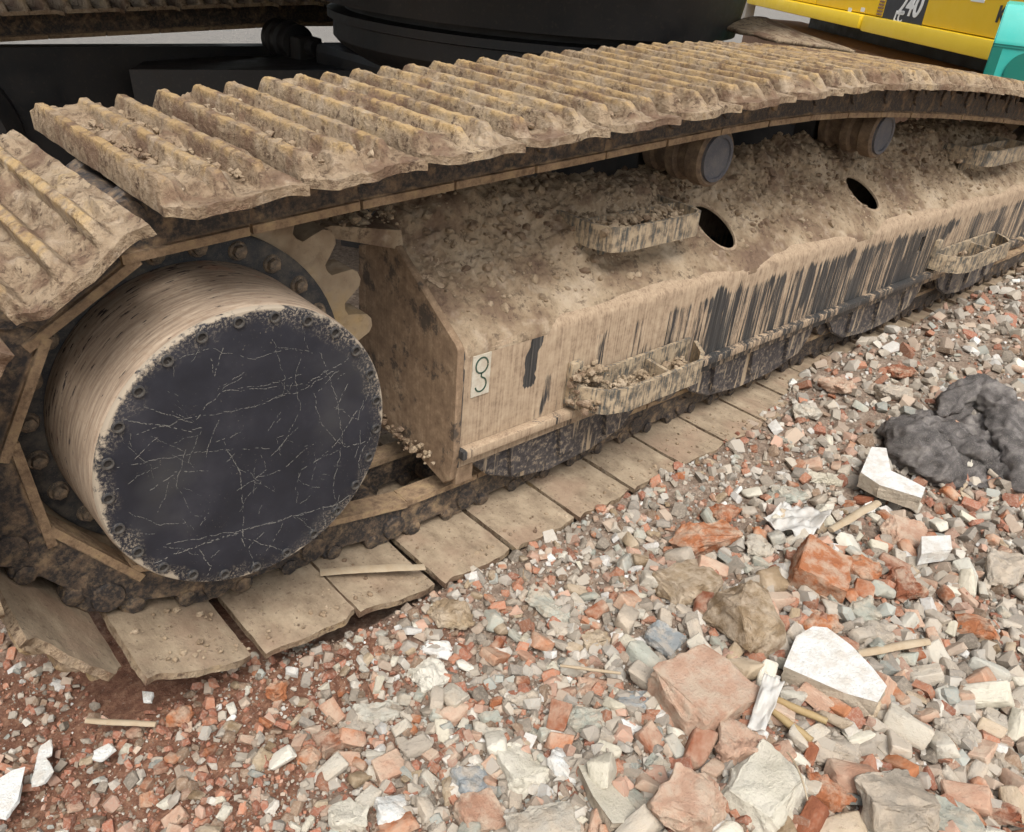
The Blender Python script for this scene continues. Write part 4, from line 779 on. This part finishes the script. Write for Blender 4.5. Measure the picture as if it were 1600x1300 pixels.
def stick(name, label, cat, a, b, wd, ht, mat, za, zb, bend=0.0, seg=10):
    A, B = on(*a, 'z', za), on(*b, 'z', zb); bm = bmesh.new(); A, B = Vector(A), Vector(B); d = (B - A); s_ = d.cross(Vector((0, 0, 1))).normalized(); rings_ = []
    for i in range(seg + 1):
        t = i / seg; c = A.lerp(B, t) + Vector((0, 0, bend * math.sin(math.pi * t))) + s_ * (wd * 0.10 * fn(t * 3, A.x * 9, 1)); k1 = (0.75 + 0.25 * math.sin(math.pi * (0.15 + 0.7 * t))) * (1 + 0.15 * fn(t * 6, B.x * 5))
        rings_.append([bm.verts.new(c + s_ * wd / 2 * math.cos(w_) * k1 + Vector((0, 0, 1)) * ht / 2 * math.sin(w_) * k1) for w_ in np.linspace(0, 2 * math.pi, 9)[:-1]])
    for r0, r1 in zip(rings_, rings_[1:]):
        for j in range(8): bm.faces.new((r0[j], r0[(j + 1) % 8], r1[(j + 1) % 8], r1[j]))
    bm.faces.new(rings_[0]); bm.faces.new(rings_[-1]); me = bm_mesh(bm); me.transform(Matrix.Translation(-A)); o = link(name, me, mat, angle=50); o.location = A; return tag(o, label, cat)
stick('bamboo_stick', 'upper dry bamboo piece in front of the white slab', 'stick', (1202, 1088), (1292, 1128), 0.013, 0.013, 'bamboo', gs + 0.03, gs + 0.03)
stick('bamboo_stick', 'lower dry bamboo piece in front of the white slab', 'stick', (1204, 1108), (1268, 1158), 0.014, 0.014, 'bamboo', gs + 0.026, gs + 0.02)
stick('wood_splinter', 'pale flat wood splinter lying across a lower track shoe', 'splinter', (500, 895), (664, 886), 0.022, 0.003, 'wood', 0.046, 0.030, 0.004)
stick('wood_stick', 'thin pale stick on the red soil at lower left', 'stick', (134, 1126), (244, 1132), 0.011, 0.009, 'wood', -0.012, -0.008)
stick('wood_stick', 'pale wood stick pointing at the white slab under the cloth', 'stick', (1298, 828), (1372, 785), 0.022, 0.012, 'wood', 0.03, 0.045)
stick('wood_stick', 'bone coloured stick right of the white slab', 'stick', (1340, 1022), (1450, 1002), 0.018, 0.014, 'wood', gs + 0.03, gs + 0.035)
stick('wood_stick', 'slender pale twig in the middle gravel', 'stick', (875, 1040), (970, 1052), 0.006, 0.006, 'wood', 0.015, 0.02)
stick('wood_stick', 'grey twig crossing the gravel near bottom centre', 'stick', (1230, 1175), (1262, 1250), 0.003, 0.003, 'wood', gs + 0.05, gs + 0.05, 0.01)
def sheet(name, label, cat, pix, zc, amp, freq, mat, res=26, th=0.002, seed=0):
    """crumpled sheet spanned by four corners on the ground"""
    c4 = [on(u, v, 'z', z) for (u, v), z in zip(pix, zc)]; s_, t = np.meshgrid(np.linspace(0, 1, res), np.linspace(0, 1, res), indexing='ij')
    V = sum(np.asarray(c4[i])[None, None] * w_[..., None] for i, w_ in enumerate(((1 - s_) * (1 - t), s_ * (1 - t), s_ * t, (1 - s_) * t)))
    V[..., 2] += amp * (np.abs(fbm(s_ * freq + seed, t * freq, seed, 3) - 0.5) * 4 - 0.35) ; V[..., 0] += amp * 0.8 * (fbm(s_ * freq, t * freq, seed + 5) - 0.5); V[..., 1] += amp * 0.8 * (fbm(s_ * freq, t * freq + 3, seed + 9) - 0.5)
    c = V.reshape(-1, 3).mean(0); me = mesh_np(name, (V - c).reshape(-1, 3), grid_faces(res, res)); o = link(name, me, mat, smooth=True); o.location = c; md = o.modifiers.new('thick', 'SOLIDIFY'); md.thickness = th; return tag(o, label, cat)
sheet('plastic_scrap', 'folded white plastic scrap between pink half brick and bamboo', 'plastic', [(1165, 1140), (1195, 1145), (1225, 1065), (1195, 1052)], (gs + 0.02, gs + 0.03, gs + 0.06, gs + 0.06), 0.007, 1.8, 'plastic', seed=3)
sheet('plastic_scrap', 'crumpled grey film lying in the rubble below the cream strip', 'plastic', [(1190, 815), (1260, 845), (1300, 800), (1225, 785)], (0.02, 0.03, 0.03, 0.02), 0.022, 3.0, 'plastic', seed=8)
# grey felt cloth: crumpled body and rolled fold
def cloth():
    Vs, Fs, off = [], [], 0
    def add(V, F_):
        nonlocal off
        Vs.append(V); Fs.append(F_ + off); off += len(V)
    def g0(u, v, dz=0.0):
        p_ = on(u, v, 'z', 0.02)
        for _ in range(3): p_ = on(u, v, 'z', float(ground_h(p_[0], p_[1])) + dz)
        return p_
    def crumple(V, N, seed, amp):
        a, b, c = V.T; f = lambda q_, o_: fbm(a * q_ + seed, b * q_ + c * q_ * 0.7, c * q_ + seed, o_)
        fold = 1 - np.abs(f(11, 2) - 0.5) * 5; fold2 = 1 - np.abs(f(26, 2) - 0.5) * 5
        return V + N * (amp * (0.6 * fold + 0.5 * fold2 - 0.5) + amp * 0.16 * (f(80, 2) - 0.5) * 2 + amp * 0.22 * (f(190, 2) - 0.5))[:, None]
    def tube(pts, rad, seed, amp, ns=110, nr=64):
        pts = np.array(pts); t = np.linspace(0, len(pts) - 1, ns); k0 = np.arange(len(pts)); C_ = np.stack([np.interp(t, k0, pts[:, i_]) for i_ in range(3)], -1)
        for _ in range(14): C_[1:-1] = (C_[:-2] + 2 * C_[1:-1] + C_[2:]) / 4
        r_ = np.interp(t, k0, rad); D = np.gradient(C_, axis=0); D /= np.linalg.norm(D, axis=1)[:, None]; S = np.cross(D, [0, 0, 1.0]); S /= np.linalg.norm(S, axis=1)[:, None]; U_ = np.cross(S, D); w_ = np.linspace(0, 2 * np.pi, nr)
        N = S[:, None] * np.cos(w_)[None, :, None] + U_[:, None] * np.sin(w_)[None, :, None]; V = C_[:, None] + N * r_[:, None, None] * np.array([1, 1, 0.85])
        V = crumple(V.reshape(-1, 3), N.reshape(-1, 3), seed, amp).reshape(V.shape); V[:, -1] = V[:, 0]; add(V.reshape(-1, 3), grid_faces(ns, nr))
    # rolled sleeve arching over the back and down the right side
    tube([g0(1468, 652, 0.02), g0(1492, 620, 0.045), g0(1535, 612, 0.055), g0(1570, 650, 0.05), g0(1582, 700, 0.04), g0(1596, 755, 0.02), g0(1604, 772, 0.0)], [0.008, 0.048, 0.062, 0.060, 0.050, 0.034, 0.008], 3.0, 0.022)
    # bunched left lobe
    tube([g0(1388, 668, 0.01), g0(1402, 674, 0.035), g0(1428, 700, 0.05), g0(1460, 726, 0.04), g0(1492, 750, 0.015), g0(1500, 756, 0.0)], [0.008, 0.050, 0.070, 0.060, 0.034, 0.006], 8.0, 0.026)
    tube([g0(1425, 668, 0.01), g0(1450, 672, 0.03), g0(1490, 690, 0.03), g0(1530, 715, 0.025), g0(1552, 745, 0.005)], [0.006, 0.045, 0.050, 0.044, 0.006], 14.0, 0.024)
    # flat part between
    res = 70; s_, t = np.meshgrid(np.linspace(0, 1, res), np.linspace(0, 1, res), indexing='ij'); c4 = [g0(1440, 752), g0(1585, 768), g0(1560, 640), g0(1400, 648)]
    V = sum(np.asarray(c4[i_])[None, None] * w_[..., None] for i_, w_ in enumerate(((1 - s_) * (1 - t), s_ * (1 - t), s_ * t, (1 - s_) * t))); e = sm(0, 0.12, np.minimum(np.minimum(s_, 1 - s_), np.minimum(t, 1 - t)))
    V[..., 2] = ground_h(V[..., 0], V[..., 1]) + 0.018 * e; V = crumple(V.reshape(-1, 3), np.array([[0, 0, 1.0]]) * e.reshape(-1, 1), 21.0, 0.03); V[:, 2] += 0.006; add(V, grid_faces(res, res))
    V = np.concatenate(Vs); c = V.mean(0); c[2] = ground_h(c[0], c[1]); o = link('felt_cloth', mesh_np('cloth', V - c, np.concatenate(Fs)), 'felt', smooth=True); o.location = c; tag(o, 'crumpled dark grey felt cloth lying on the rubble at right', 'cloth')
cloth()

# medium fragments: individuals
OCC = np.zeros((4000, 3)); OCC[:len(occupied)] = occupied
def free(x, y, r):
    q_ = OCC[:len(occupied)]; return bool(np.all((x - q_[:, 0]) ** 2 + (y - q_[:, 1]) ** 2 > ((r + q_[:, 2]) * 0.62) ** 2))
POOL = {mt: [chunk_mesh(500 + j * 7 + hash_, (0.025, 0.025 * rnd.uniform(0.6, 0.95), 0.025 * rnd.uniform(0.4, 0.75)), 5, blk, 0.0012, 1, 0.0008) for j in range(14)] for mt, blk, hash_ in (('brick', 0.72, 1), ('conc', 0.7, 2), ('pale', 0.65, 3), ('brickpink', 0.75, 4), ('green', 0.7, 5), ('brown', 0.62, 6))}
KIND = {'brown': ('stone', 'small brown stone lying in the rubble', 'stone', 'brown stones in the rubble'), 'brick': ('brick_fragment', 'small orange red brick fragment lying in the rubble', 'brick', 'orange brick fragments in the rubble'), 'conc': ('concrete_fragment', 'small grey beige concrete fragment lying in the rubble', 'concrete', 'grey concrete fragments in the rubble'),
        'pale': ('plaster_fragment', 'small whitish plaster fragment lying in the rubble', 'plaster', 'whitish plaster fragments in the rubble'), 'brickpink': ('brick_fragment', 'small pale pink brick fragment lying in the rubble', 'brick', 'pale pink brick fragments in the rubble'), 'green': ('stone', 'small greenish grey stone lying in the rubble', 'stone', 'greenish stones in the rubble')}
LIM = {'brick': 185, 'conc': 290, 'pale': 150, 'brickpink': 110, 'green': 90, 'brown': 110}; cnt = {k_: 0 for k_ in LIM}
fin = lambda d: d
tries = 0
while tries < 16000 and any(cnt[k_] < LIM[k_] for k_ in LIM):
    tries += 1; u, v = rng.uniform(-150, 1750), rng.uniform(430, 1400); p_ = on(u, v, 'z', 0.0)
    if p_[1] > (0.05 if p_[0] < 0 else -0.015) or p_[0] > 4.5: continue
    mt = rng.choice(list(LIM), p=[0.22, 0.31, 0.15, 0.14, 0.09, 0.09])
    if cnt[mt] >= LIM[mt]: continue
    redz = math.hypot((p_[0] + 0.28) * 2.2, (p_[1] - 0.06) * 2.6) < 0.9
    if redz and (rng.random() < 0.45 or mt in ('conc', 'green')): continue
    near = math.exp(-((p_[0] - 0.75) / 0.6) ** 2 - ((p_[1] + 0.65) / 0.4) ** 2)
    s_ = (0.020 + 0.036 * rng.random() ** 1.7) * (0.8 + 0.85 * near) * (1.0 + 0.15 * max(0, p_[0] - 1))
    if p_[1] > -0.12: s_ = min(s_, 0.022)
    if not free(p_[0], p_[1], s_ * 0.5): continue
    OCC[len(occupied)] = (p_[0], p_[1], s_ * 0.45); occupied.append((p_[0], p_[1], s_ * 0.45)); cnt[mt] += 1; nm, lb, ct, gp = KIND[mt]
    o = link(nm, POOL[mt][rng.integers(14)], mt); o.scale = (s_ * 50, s_ * 40 * rng.uniform(0.85, 1.15), s_ * 40); o.rotation_euler = (rng.uniform(-0.6, 0.6), rng.uniform(-0.6, 0.6), rng.uniform(0, 6.28))
    o.location = (p_[0], p_[1], float(ground_h(p_[0], p_[1])) + s_ * 0.24); tag(o, lb, ct, gp)
FR = [o for o in COL.objects if o.get('group') and o.get('group', '').endswith('in the rubble')]
SHORT = {'orange brick fragments in the rubble': 'small orange brick fragment', 'grey concrete fragments in the rubble': 'small grey concrete fragment', 'whitish plaster fragments in the rubble': 'small whitish plaster fragment', 'pale pink brick fragments in the rubble': 'small pale pink brick fragment', 'greenish stones in the rubble': 'small greenish stone', 'brown stones in the rubble': 'small brown stone'}
done = set()
for i, b_ in enumerate(BIG):
    if b_[5] is None: continue
    bo = [o for o in COL.objects if o.get('label') == b_[10]][0]; short = ' '.join(b_[10].split()[:5])
    if sum(1 for c_ in BIG if c_[10] and c_[10].startswith(short)) > 1: continue
    for gp, sh in SHORT.items():
        c_ = sorted(((o.location - bo.location).length, o.name, o) for o in FR if o['group'] == gp and o.name not in done)
        if c_ and c_[0][0] < 0.16:
            o = c_[0][2]; o['label'] = sh + ' nearest to the ' + short; done.add(o.name)
for q_ in POOL.values():
    for me in q_: me.polygons.foreach_set('use_smooth', [True] * len(me.polygons)); me.set_sharp_from_angle(angle=R_(35))

# gravel: one mass of small stones
def gravel(n, seed, lo, hi, region, name, label, pw=2.4, blocky=False):
    r = np.random.default_rng(seed); shapes = []
    for j in range(12):
        bm = bmesh.new()
        if blocky:
            for c_ in range(8): bm.verts.new([(1 if c_ >> i & 1 else -1) * (0.85, 0.66, 0.46)[i] * r.uniform(0.55, 1) for i in range(3)])
        for _ in range(5 if blocky else 11): v_ = Vector((r.normal(), r.normal(), r.normal())).normalized(); bm.verts.new((v_.x, v_.y * 0.8, v_.z * 0.62))
        g = bmesh.ops.convex_hull(bm, input=bm.verts); bm.verts.ensure_lookup_table(); bm.verts.index_update(); shapes.append((np.array([q_.co[:] for q_ in bm.verts]), np.array([[q_.index for q_ in f.verts] for f in bm.faces]))); bm.free()
    pos = region(n, r); n = len(pos); near = np.exp(-((pos[:, 0] - 0.75) / 0.7) ** 2 - ((pos[:, 1] + 0.65) / 0.5) ** 2)
    size = (1 - 0.24 * sm(0.45, -0.15, pos[:, 0]) * sm(-0.75, -0.3, pos[:, 1])) * lo * (hi / lo) ** (r.random(n) ** pw) * (0.9 + 0.35 * near) * (1 + 0.5 * np.clip(pos[:, 0] - 0.6, 0, 3)); z = ground_h(pos[:, 0], pos[:, 1])
    pal = np.array([srgb(*c)[:3] for c in ((184, 172, 154), (170, 160, 146), (200, 192, 178), (150, 138, 122), (184, 162, 140), (180, 120, 88), (160, 100, 74), (190, 150, 126), (214, 210, 202), (164, 166, 156), (142, 116, 92))])
    wt = np.array([0.19, 0.16, 0.13, 0.1, 0.1, 0.08, 0.05, 0.07, 0.05, 0.04, 0.03]); wr = np.array([0.05, 0.05, 0.03, 0.1, 0.08, 0.16, 0.26, 0.05, 0.02, 0.02, 0.18])
    redz = np.clip(1.2 - np.hypot((pos[:, 0] + 0.28) * 1.7, (pos[:, 1] + 0.0) * 2.0), 0, 1); redn = np.clip((fbm(pos[:, 0] * 5, pos[:, 1] * 5, 6.0) - 0.54) * 5, 0, 0.6); rz = r.random(n) < np.maximum(redz, redn)
    ci = np.where(rz, r.choice(11, n, p=wr / wr.sum()), r.choice(11, n, p=wt / wt.sum())); colr = np.clip((pal[ci] * 0.86 + 0.14 * pal[ci].mean(1, keepdims=True)) * r.uniform(0.55, 0.98, (n, 1)), 0, 0.62)
    Vs, Fs, Cs, off = [], [], [], 0; si = r.integers(0, 12, n); ax = r.uniform(-0.9, 0.9, (n, 2)); yw = r.uniform(0, 6.28, n)
    for j in range(12):
        id_ = np.where(si == j)[0]; bv, bf = shapes[j]; m_ = len(id_)
        if not m_: continue
        c1, s1_, c2, s2_, c3, s3_ = np.cos(ax[id_, 0]), np.sin(ax[id_, 0]), np.cos(ax[id_, 1]), np.sin(ax[id_, 1]), np.cos(yw[id_]), np.sin(yw[id_])
        q_ = bv[None] * (size[id_, None, None] * 0.5) * r.uniform(0.75, 1.3, (m_, 1, 3)); x_, y_, z_ = q_[..., 0], q_[..., 1], q_[..., 2]
        y_, z_ = y_ * c1[:, None] - z_ * s1_[:, None], y_ * s1_[:, None] + z_ * c1[:, None]; x_, z_ = x_ * c2[:, None] + z_ * s2_[:, None], -x_ * s2_[:, None] + z_ * c2[:, None]; x_, y_ = x_ * c3[:, None] - y_ * s3_[:, None], x_ * s3_[:, None] + y_ * c3[:, None]
        vv = np.stack([x_ + pos[id_, 0, None], y_ + pos[id_, 1, None], z_ + (z[id_] + size[id_] * 0.16)[:, None]], -1).reshape(-1, 3)
        Vs.append(vv); Fs.append((bf[None] + (np.arange(m_) * len(bv))[:, None, None]).reshape(-1, 3) + off); Cs.append(np.repeat(colr[id_], len(bv), 0)); off += len(vv)
    me = mesh_np(name, np.concatenate(Vs), np.concatenate(Fs)); ca_ = me.color_attributes.new('tint', 'FLOAT_COLOR', 'POINT'); cc = np.concatenate(Cs); ca_.data.foreach_set('color', np.concatenate([cc, np.ones((len(cc), 1))], 1).astype(np.float32).ravel())
    o = link(name, me, 'gravel'); tag(o, label, 'gravel', None, 'stuff')
def reg_near(n, r):
    d = 0.6 * (6.0 / 0.6) ** r.random(n * 3); a = r.uniform(R_(-22), R_(112), n * 3); p_ = np.stack([CAM[0] + d * np.cos(a), CAM[1] + d * np.sin(a)], -1)
    ok = (p_[:, 1] < np.where(p_[:, 0] < -0.25, 0.6, np.where(p_[:, 0] < 0.12, 0.07, 0.006 + 0.12 * sm(1.15, 2.0, p_[:, 0])))) ; return p_[ok][:n]
def reg_far(n, r): return np.stack([r.uniform(3.5, 14, n), r.uniform(-4, 6, n)], -1)
gravel(42000, 21, 0.0035, 0.013, reg_near, 'gravel', 'fine mixed gravel of crushed brick and concrete in the foreground', 1.6)
gravel(27000, 22, 0.008, 0.040, reg_near, 'rubble_bits', 'broken bits of brick and concrete too small to pick out', 1.7, True)

# ------------------------------------------------------------------ background machines
def text_mesh(s, size, shear=0.2):
    c = bpy.data.curves.new('t', 'FONT'); c.body = s; c.size = size; c.shear = shear; c.extrude = 0.002; c.offset = size * 0.02
    t = bpy.data.objects.new('t', c); COL.objects.link(t); bpy.context.view_layer.update(); me = bpy.data.meshes.new_from_object(t.evaluated_get(bpy.context.evaluated_depsgraph_get())); bpy.data.objects.remove(t); return me
ZB = 0.72; pl_, pr_ = on(1172, 6, 'z', ZB), on(1548, 92, 'z', ZB)
dirv = Vector(pr_ - pl_); LEN = dirv.length; dirv.normalize(); ang = math.atan2(dirv.y, dirv.x)
YX = empty('yellow_excavator', (pl_[0], pl_[1], 0.0), 'yellow excavator with 240 LC lettering parked behind at upper right', 'excavator'); YX.rotation_euler = (0, 0, ang)
# local: x along the side from left to right, -y side faces the camera if normal points there
side = 1 if (Matrix.Rotation(ang, 3, 'Z') @ Vector((0, 1, 0))).dot(Vector(CAM - pl_)) > 0 else -1
def ypart(nm, bm, mat, par=None, **kw): return link(nm, bm_mesh(bm) if isinstance(bm, bmesh.types.BMesh) else bm, mat, par or YX, **kw)
def ybox(nm, x0, x1, d0, d1, z0, z1, mat, bev=0.01, par=None):
    """d: distance outward from the panel plane"""
    bm = bmesh.new(); a, b = sorted((d0 * side, d1 * side)); add_box(bm, (x0, a, z0), (x1, b, z1), bev); return ypart(nm, bm, mat, par, angle=40)
L1 = LEN * 0.60
ybox('side_door', 0.05, L1 * 0.62, -0.9, 0.0, ZB + 0.11, 1.9, 'yellow', 0.012); ybox('side_door', L1 * 0.625, L1 * 1.06, -0.9, 0.0, ZB + 0.11, 1.9, 'yellow', 0.012); ybox('side_door', L1 * 1.065, LEN + 1.3, -0.9, 0.004, ZB + 0.11, 1.9, 'yellow', 0.012)
ybox('skirt', 0.0, L1, -0.8, 0.05, ZB, ZB + 0.105, 'yellow_edge', 0.03); ybox('skirt', L1 + 0.01, LEN + 1.3, -0.8, 0.03, ZB - 0.01, ZB + 0.105, 'yellow_edge', 0.02)
ybox('counterweight', -0.9, -0.02, -1.6, -0.1, ZB + 0.05, 1.8, 'yellow', 0.08)
ybox('track', -0.8, LEN + 0.6, -1.0, -0.25, 0.02, 0.56, 'rust', 0.12); ybox('car_body', 0.2, LEN, -1.9, -0.6, 0.2, ZB - 0.02, 'black', 0.02); ybox('bracket', -0.16, -0.03, -0.08, 0.02, ZB - 0.25, ZB + 0.30, 'greywhite', 0.01)
def px_x(u, v):   # local x of a pixel on the panel plane
    n_ = np.array([-dirv.y, dirv.x, 0]); d = RM.T @ np.array([(u - 800) / F, (v - 650) / F, 1.0]); t = n_ @ (pl_ - CAM) / (n_ @ d); p_ = CAM + d * t; return float((p_ - pl_) @ np.array(dirv)), float(p_[2])
xa, za = px_x(1378, 32); xb, zb_ = px_x(1442, 34); xc_, zc_ = px_x(1440, -6)
ybox('decal', xa, xb, 0.001, 0.006, za, zc_ + 0.06, 'decal', 0)
for tx, (u, v), hpx in (('240', (1402, 21), 17), ('LC', (1396, 33), 9)):
    x_, z_ = px_x(u, v); mpp = depth(pl_ + np.array(dirv) * x_) / F
    me = text_mesh(tx, hpx * mpp * 1.45); o = link('lettering', me, 'white', YX); wd = max(q_.co.x for q_ in me.vertices); want = (px_x(u + (38 if tx == '240' else 15), v)[0] - x_); s_ = want / wd
    o.scale = (s_, s_ if tx != '240' else s_ * 1.0, 1); o.rotation_euler = (R_(90), 0, 0 if side < 0 else math.pi); o.location = (x_ if side < 0 else x_ + want, 0.008 * side, z_)
x_, z_ = px_x(1556, 34); me = text_mesh('K', 0.13, 0.0); o = link('lettering', me, 'decal', YX); o.rotation_euler = (R_(90), 0, 0 if side < 0 else math.pi); o.location = (x_, 0.008 * side, z_)
xg, zg = px_x(1372, 28); xg2, _ = px_x(1392, 28)
for i in range(5): ybox('grille_slat', px_x(1370, 28)[0] - 0.004, px_x(1374, 28)[0] + 0.03, 0.001, 0.012, zg + 0.02 + i * 0.022, zg + 0.032 + i * 0.022, 'rust', 0.002)
for u in (1325, 1345): xg, zg = px_x(u, 18); ybox('door_label', xg, xg + 0.06, 0.001, 0.004, zg, zg + 0.03, 'white', 0)
ybox('door_label', px_x(1518, 2)[0], px_x(1540, 2)[0], 0.006, 0.009, px_x(1518, 2)[1], px_x(1518, -8)[1], 'white', 0)

# teal machine hood at the right edge
tp = on(1541, 120, 'x', 4.4); fw = Vector(CAM - tp); fw.z = 0; fw.normalize(); tang = math.atan2(fw.x, -fw.y)
TL = empty('teal_hopper', (tp[0], tp[1], 0), 'teal steel hopper with a dark round opening at the right edge', 'hopper'); TL.rotation_euler = (0, 0, tang)
mpp = depth(tp) / F; zt = float(on(1560, 12, 'x', 4.4)[2]); zm = float(on(1545, 68, 'x', 4.4)[2]); zl = -0.05
bm = bmesh.new(); add_prism(bm, [(0.0, zl), (0.0, zm + 0.0), (-0.012, zm), (-0.012, zm + 0.03), (0.09, zt + 0.02), (0.5, zt + 0.03), (0.5, zl)], -0.02, 0.6, 'x') ; me = bm_mesh(bm); bm = bmesh.new(); bm.from_mesh(me); bmesh.ops.bevel(bm, geom=list(bm.edges), offset=0.006, segments=2, affect='EDGES')
bc = bmesh.new(); bmesh.ops.create_cone(bc, cap_ends=True, segments=40, radius1=0.088, radius2=0.088, depth=0.5); bmesh.ops.rotate(bc, verts=bc.verts, cent=(0, 0, 0), matrix=Matrix.Rotation(R_(90), 3, 'X')); bmesh.ops.translate(bc, verts=bc.verts, vec=(0.165, 0.12, zm - 0.11))
hood = link('housing', boolean(bm_mesh(bm), [bm_mesh(bc)]), 'teal', TL, angle=35)
bm = bmesh.new(); add_lathe(bm, [(0.082, 0.0), (0.095, 0.0), (0.095, 0.012), (0.082, 0.012)], (0.165, -0.012, zm - 0.11), seg=40); link('rim', bm_mesh(bm), 'teal_dark', TL, angle=35)
bm = bmesh.new(); add_lathe(bm, [(0.087, 0.0), (0.087, 0.01)], (0.165, 0.10, zm - 0.11), seg=40); link('opening_shade_disc', bm_mesh(bm), 'hole', TL, angle=35)  # added dark disc in the bore, its colour stands for the shade inside
bm = bmesh.new(); add_box(bm, (-0.016, -0.006, 0.02), (0.03, -0.001, zm - 0.01)); add_box(bm, (0.031, -0.005, 0.02), (0.58, -0.001, zm - 0.22)); link('front_panel', bm_mesh(bm), 'teal_dark', TL)
# bent rusty sheet lying behind the upper track
def rusty():
    pts = [on(1132, 48, 'y', 0.80), on(1212, 44, 'y', 0.86), on(1335, 84, 'y', 0.62), on(1215, 66, 'y', 0.56)]
    res = 48; s_, t = np.meshgrid(np.linspace(0, 1, res), np.linspace(0, 1, res), indexing='ij'); V = sum(np.asarray(pts[i])[None, None] * w_[..., None] for i, w_ in enumerate(((1 - s_) * (1 - t), s_ * (1 - t), s_ * t, (1 - s_) * t)))
    V[..., 2] += 0.03 * np.sin(s_ * 3.1) * (1 - t) + 0.012 * (fbm(s_ * 5, t * 4) - 0.5); c = V.reshape(-1, 3).mean(0)
    o = link('bent_sheet', mesh_np('sheet', (V - c).reshape(-1, 3), grid_faces(res, res)), 'shoe', smooth=True); o.location = c; md = o.modifiers.new('t', 'SOLIDIFY'); md.thickness = 0.012; tag(o, 'bent rusty mud covered steel sheet lying behind the upper track', 'steel sheet')
rusty()
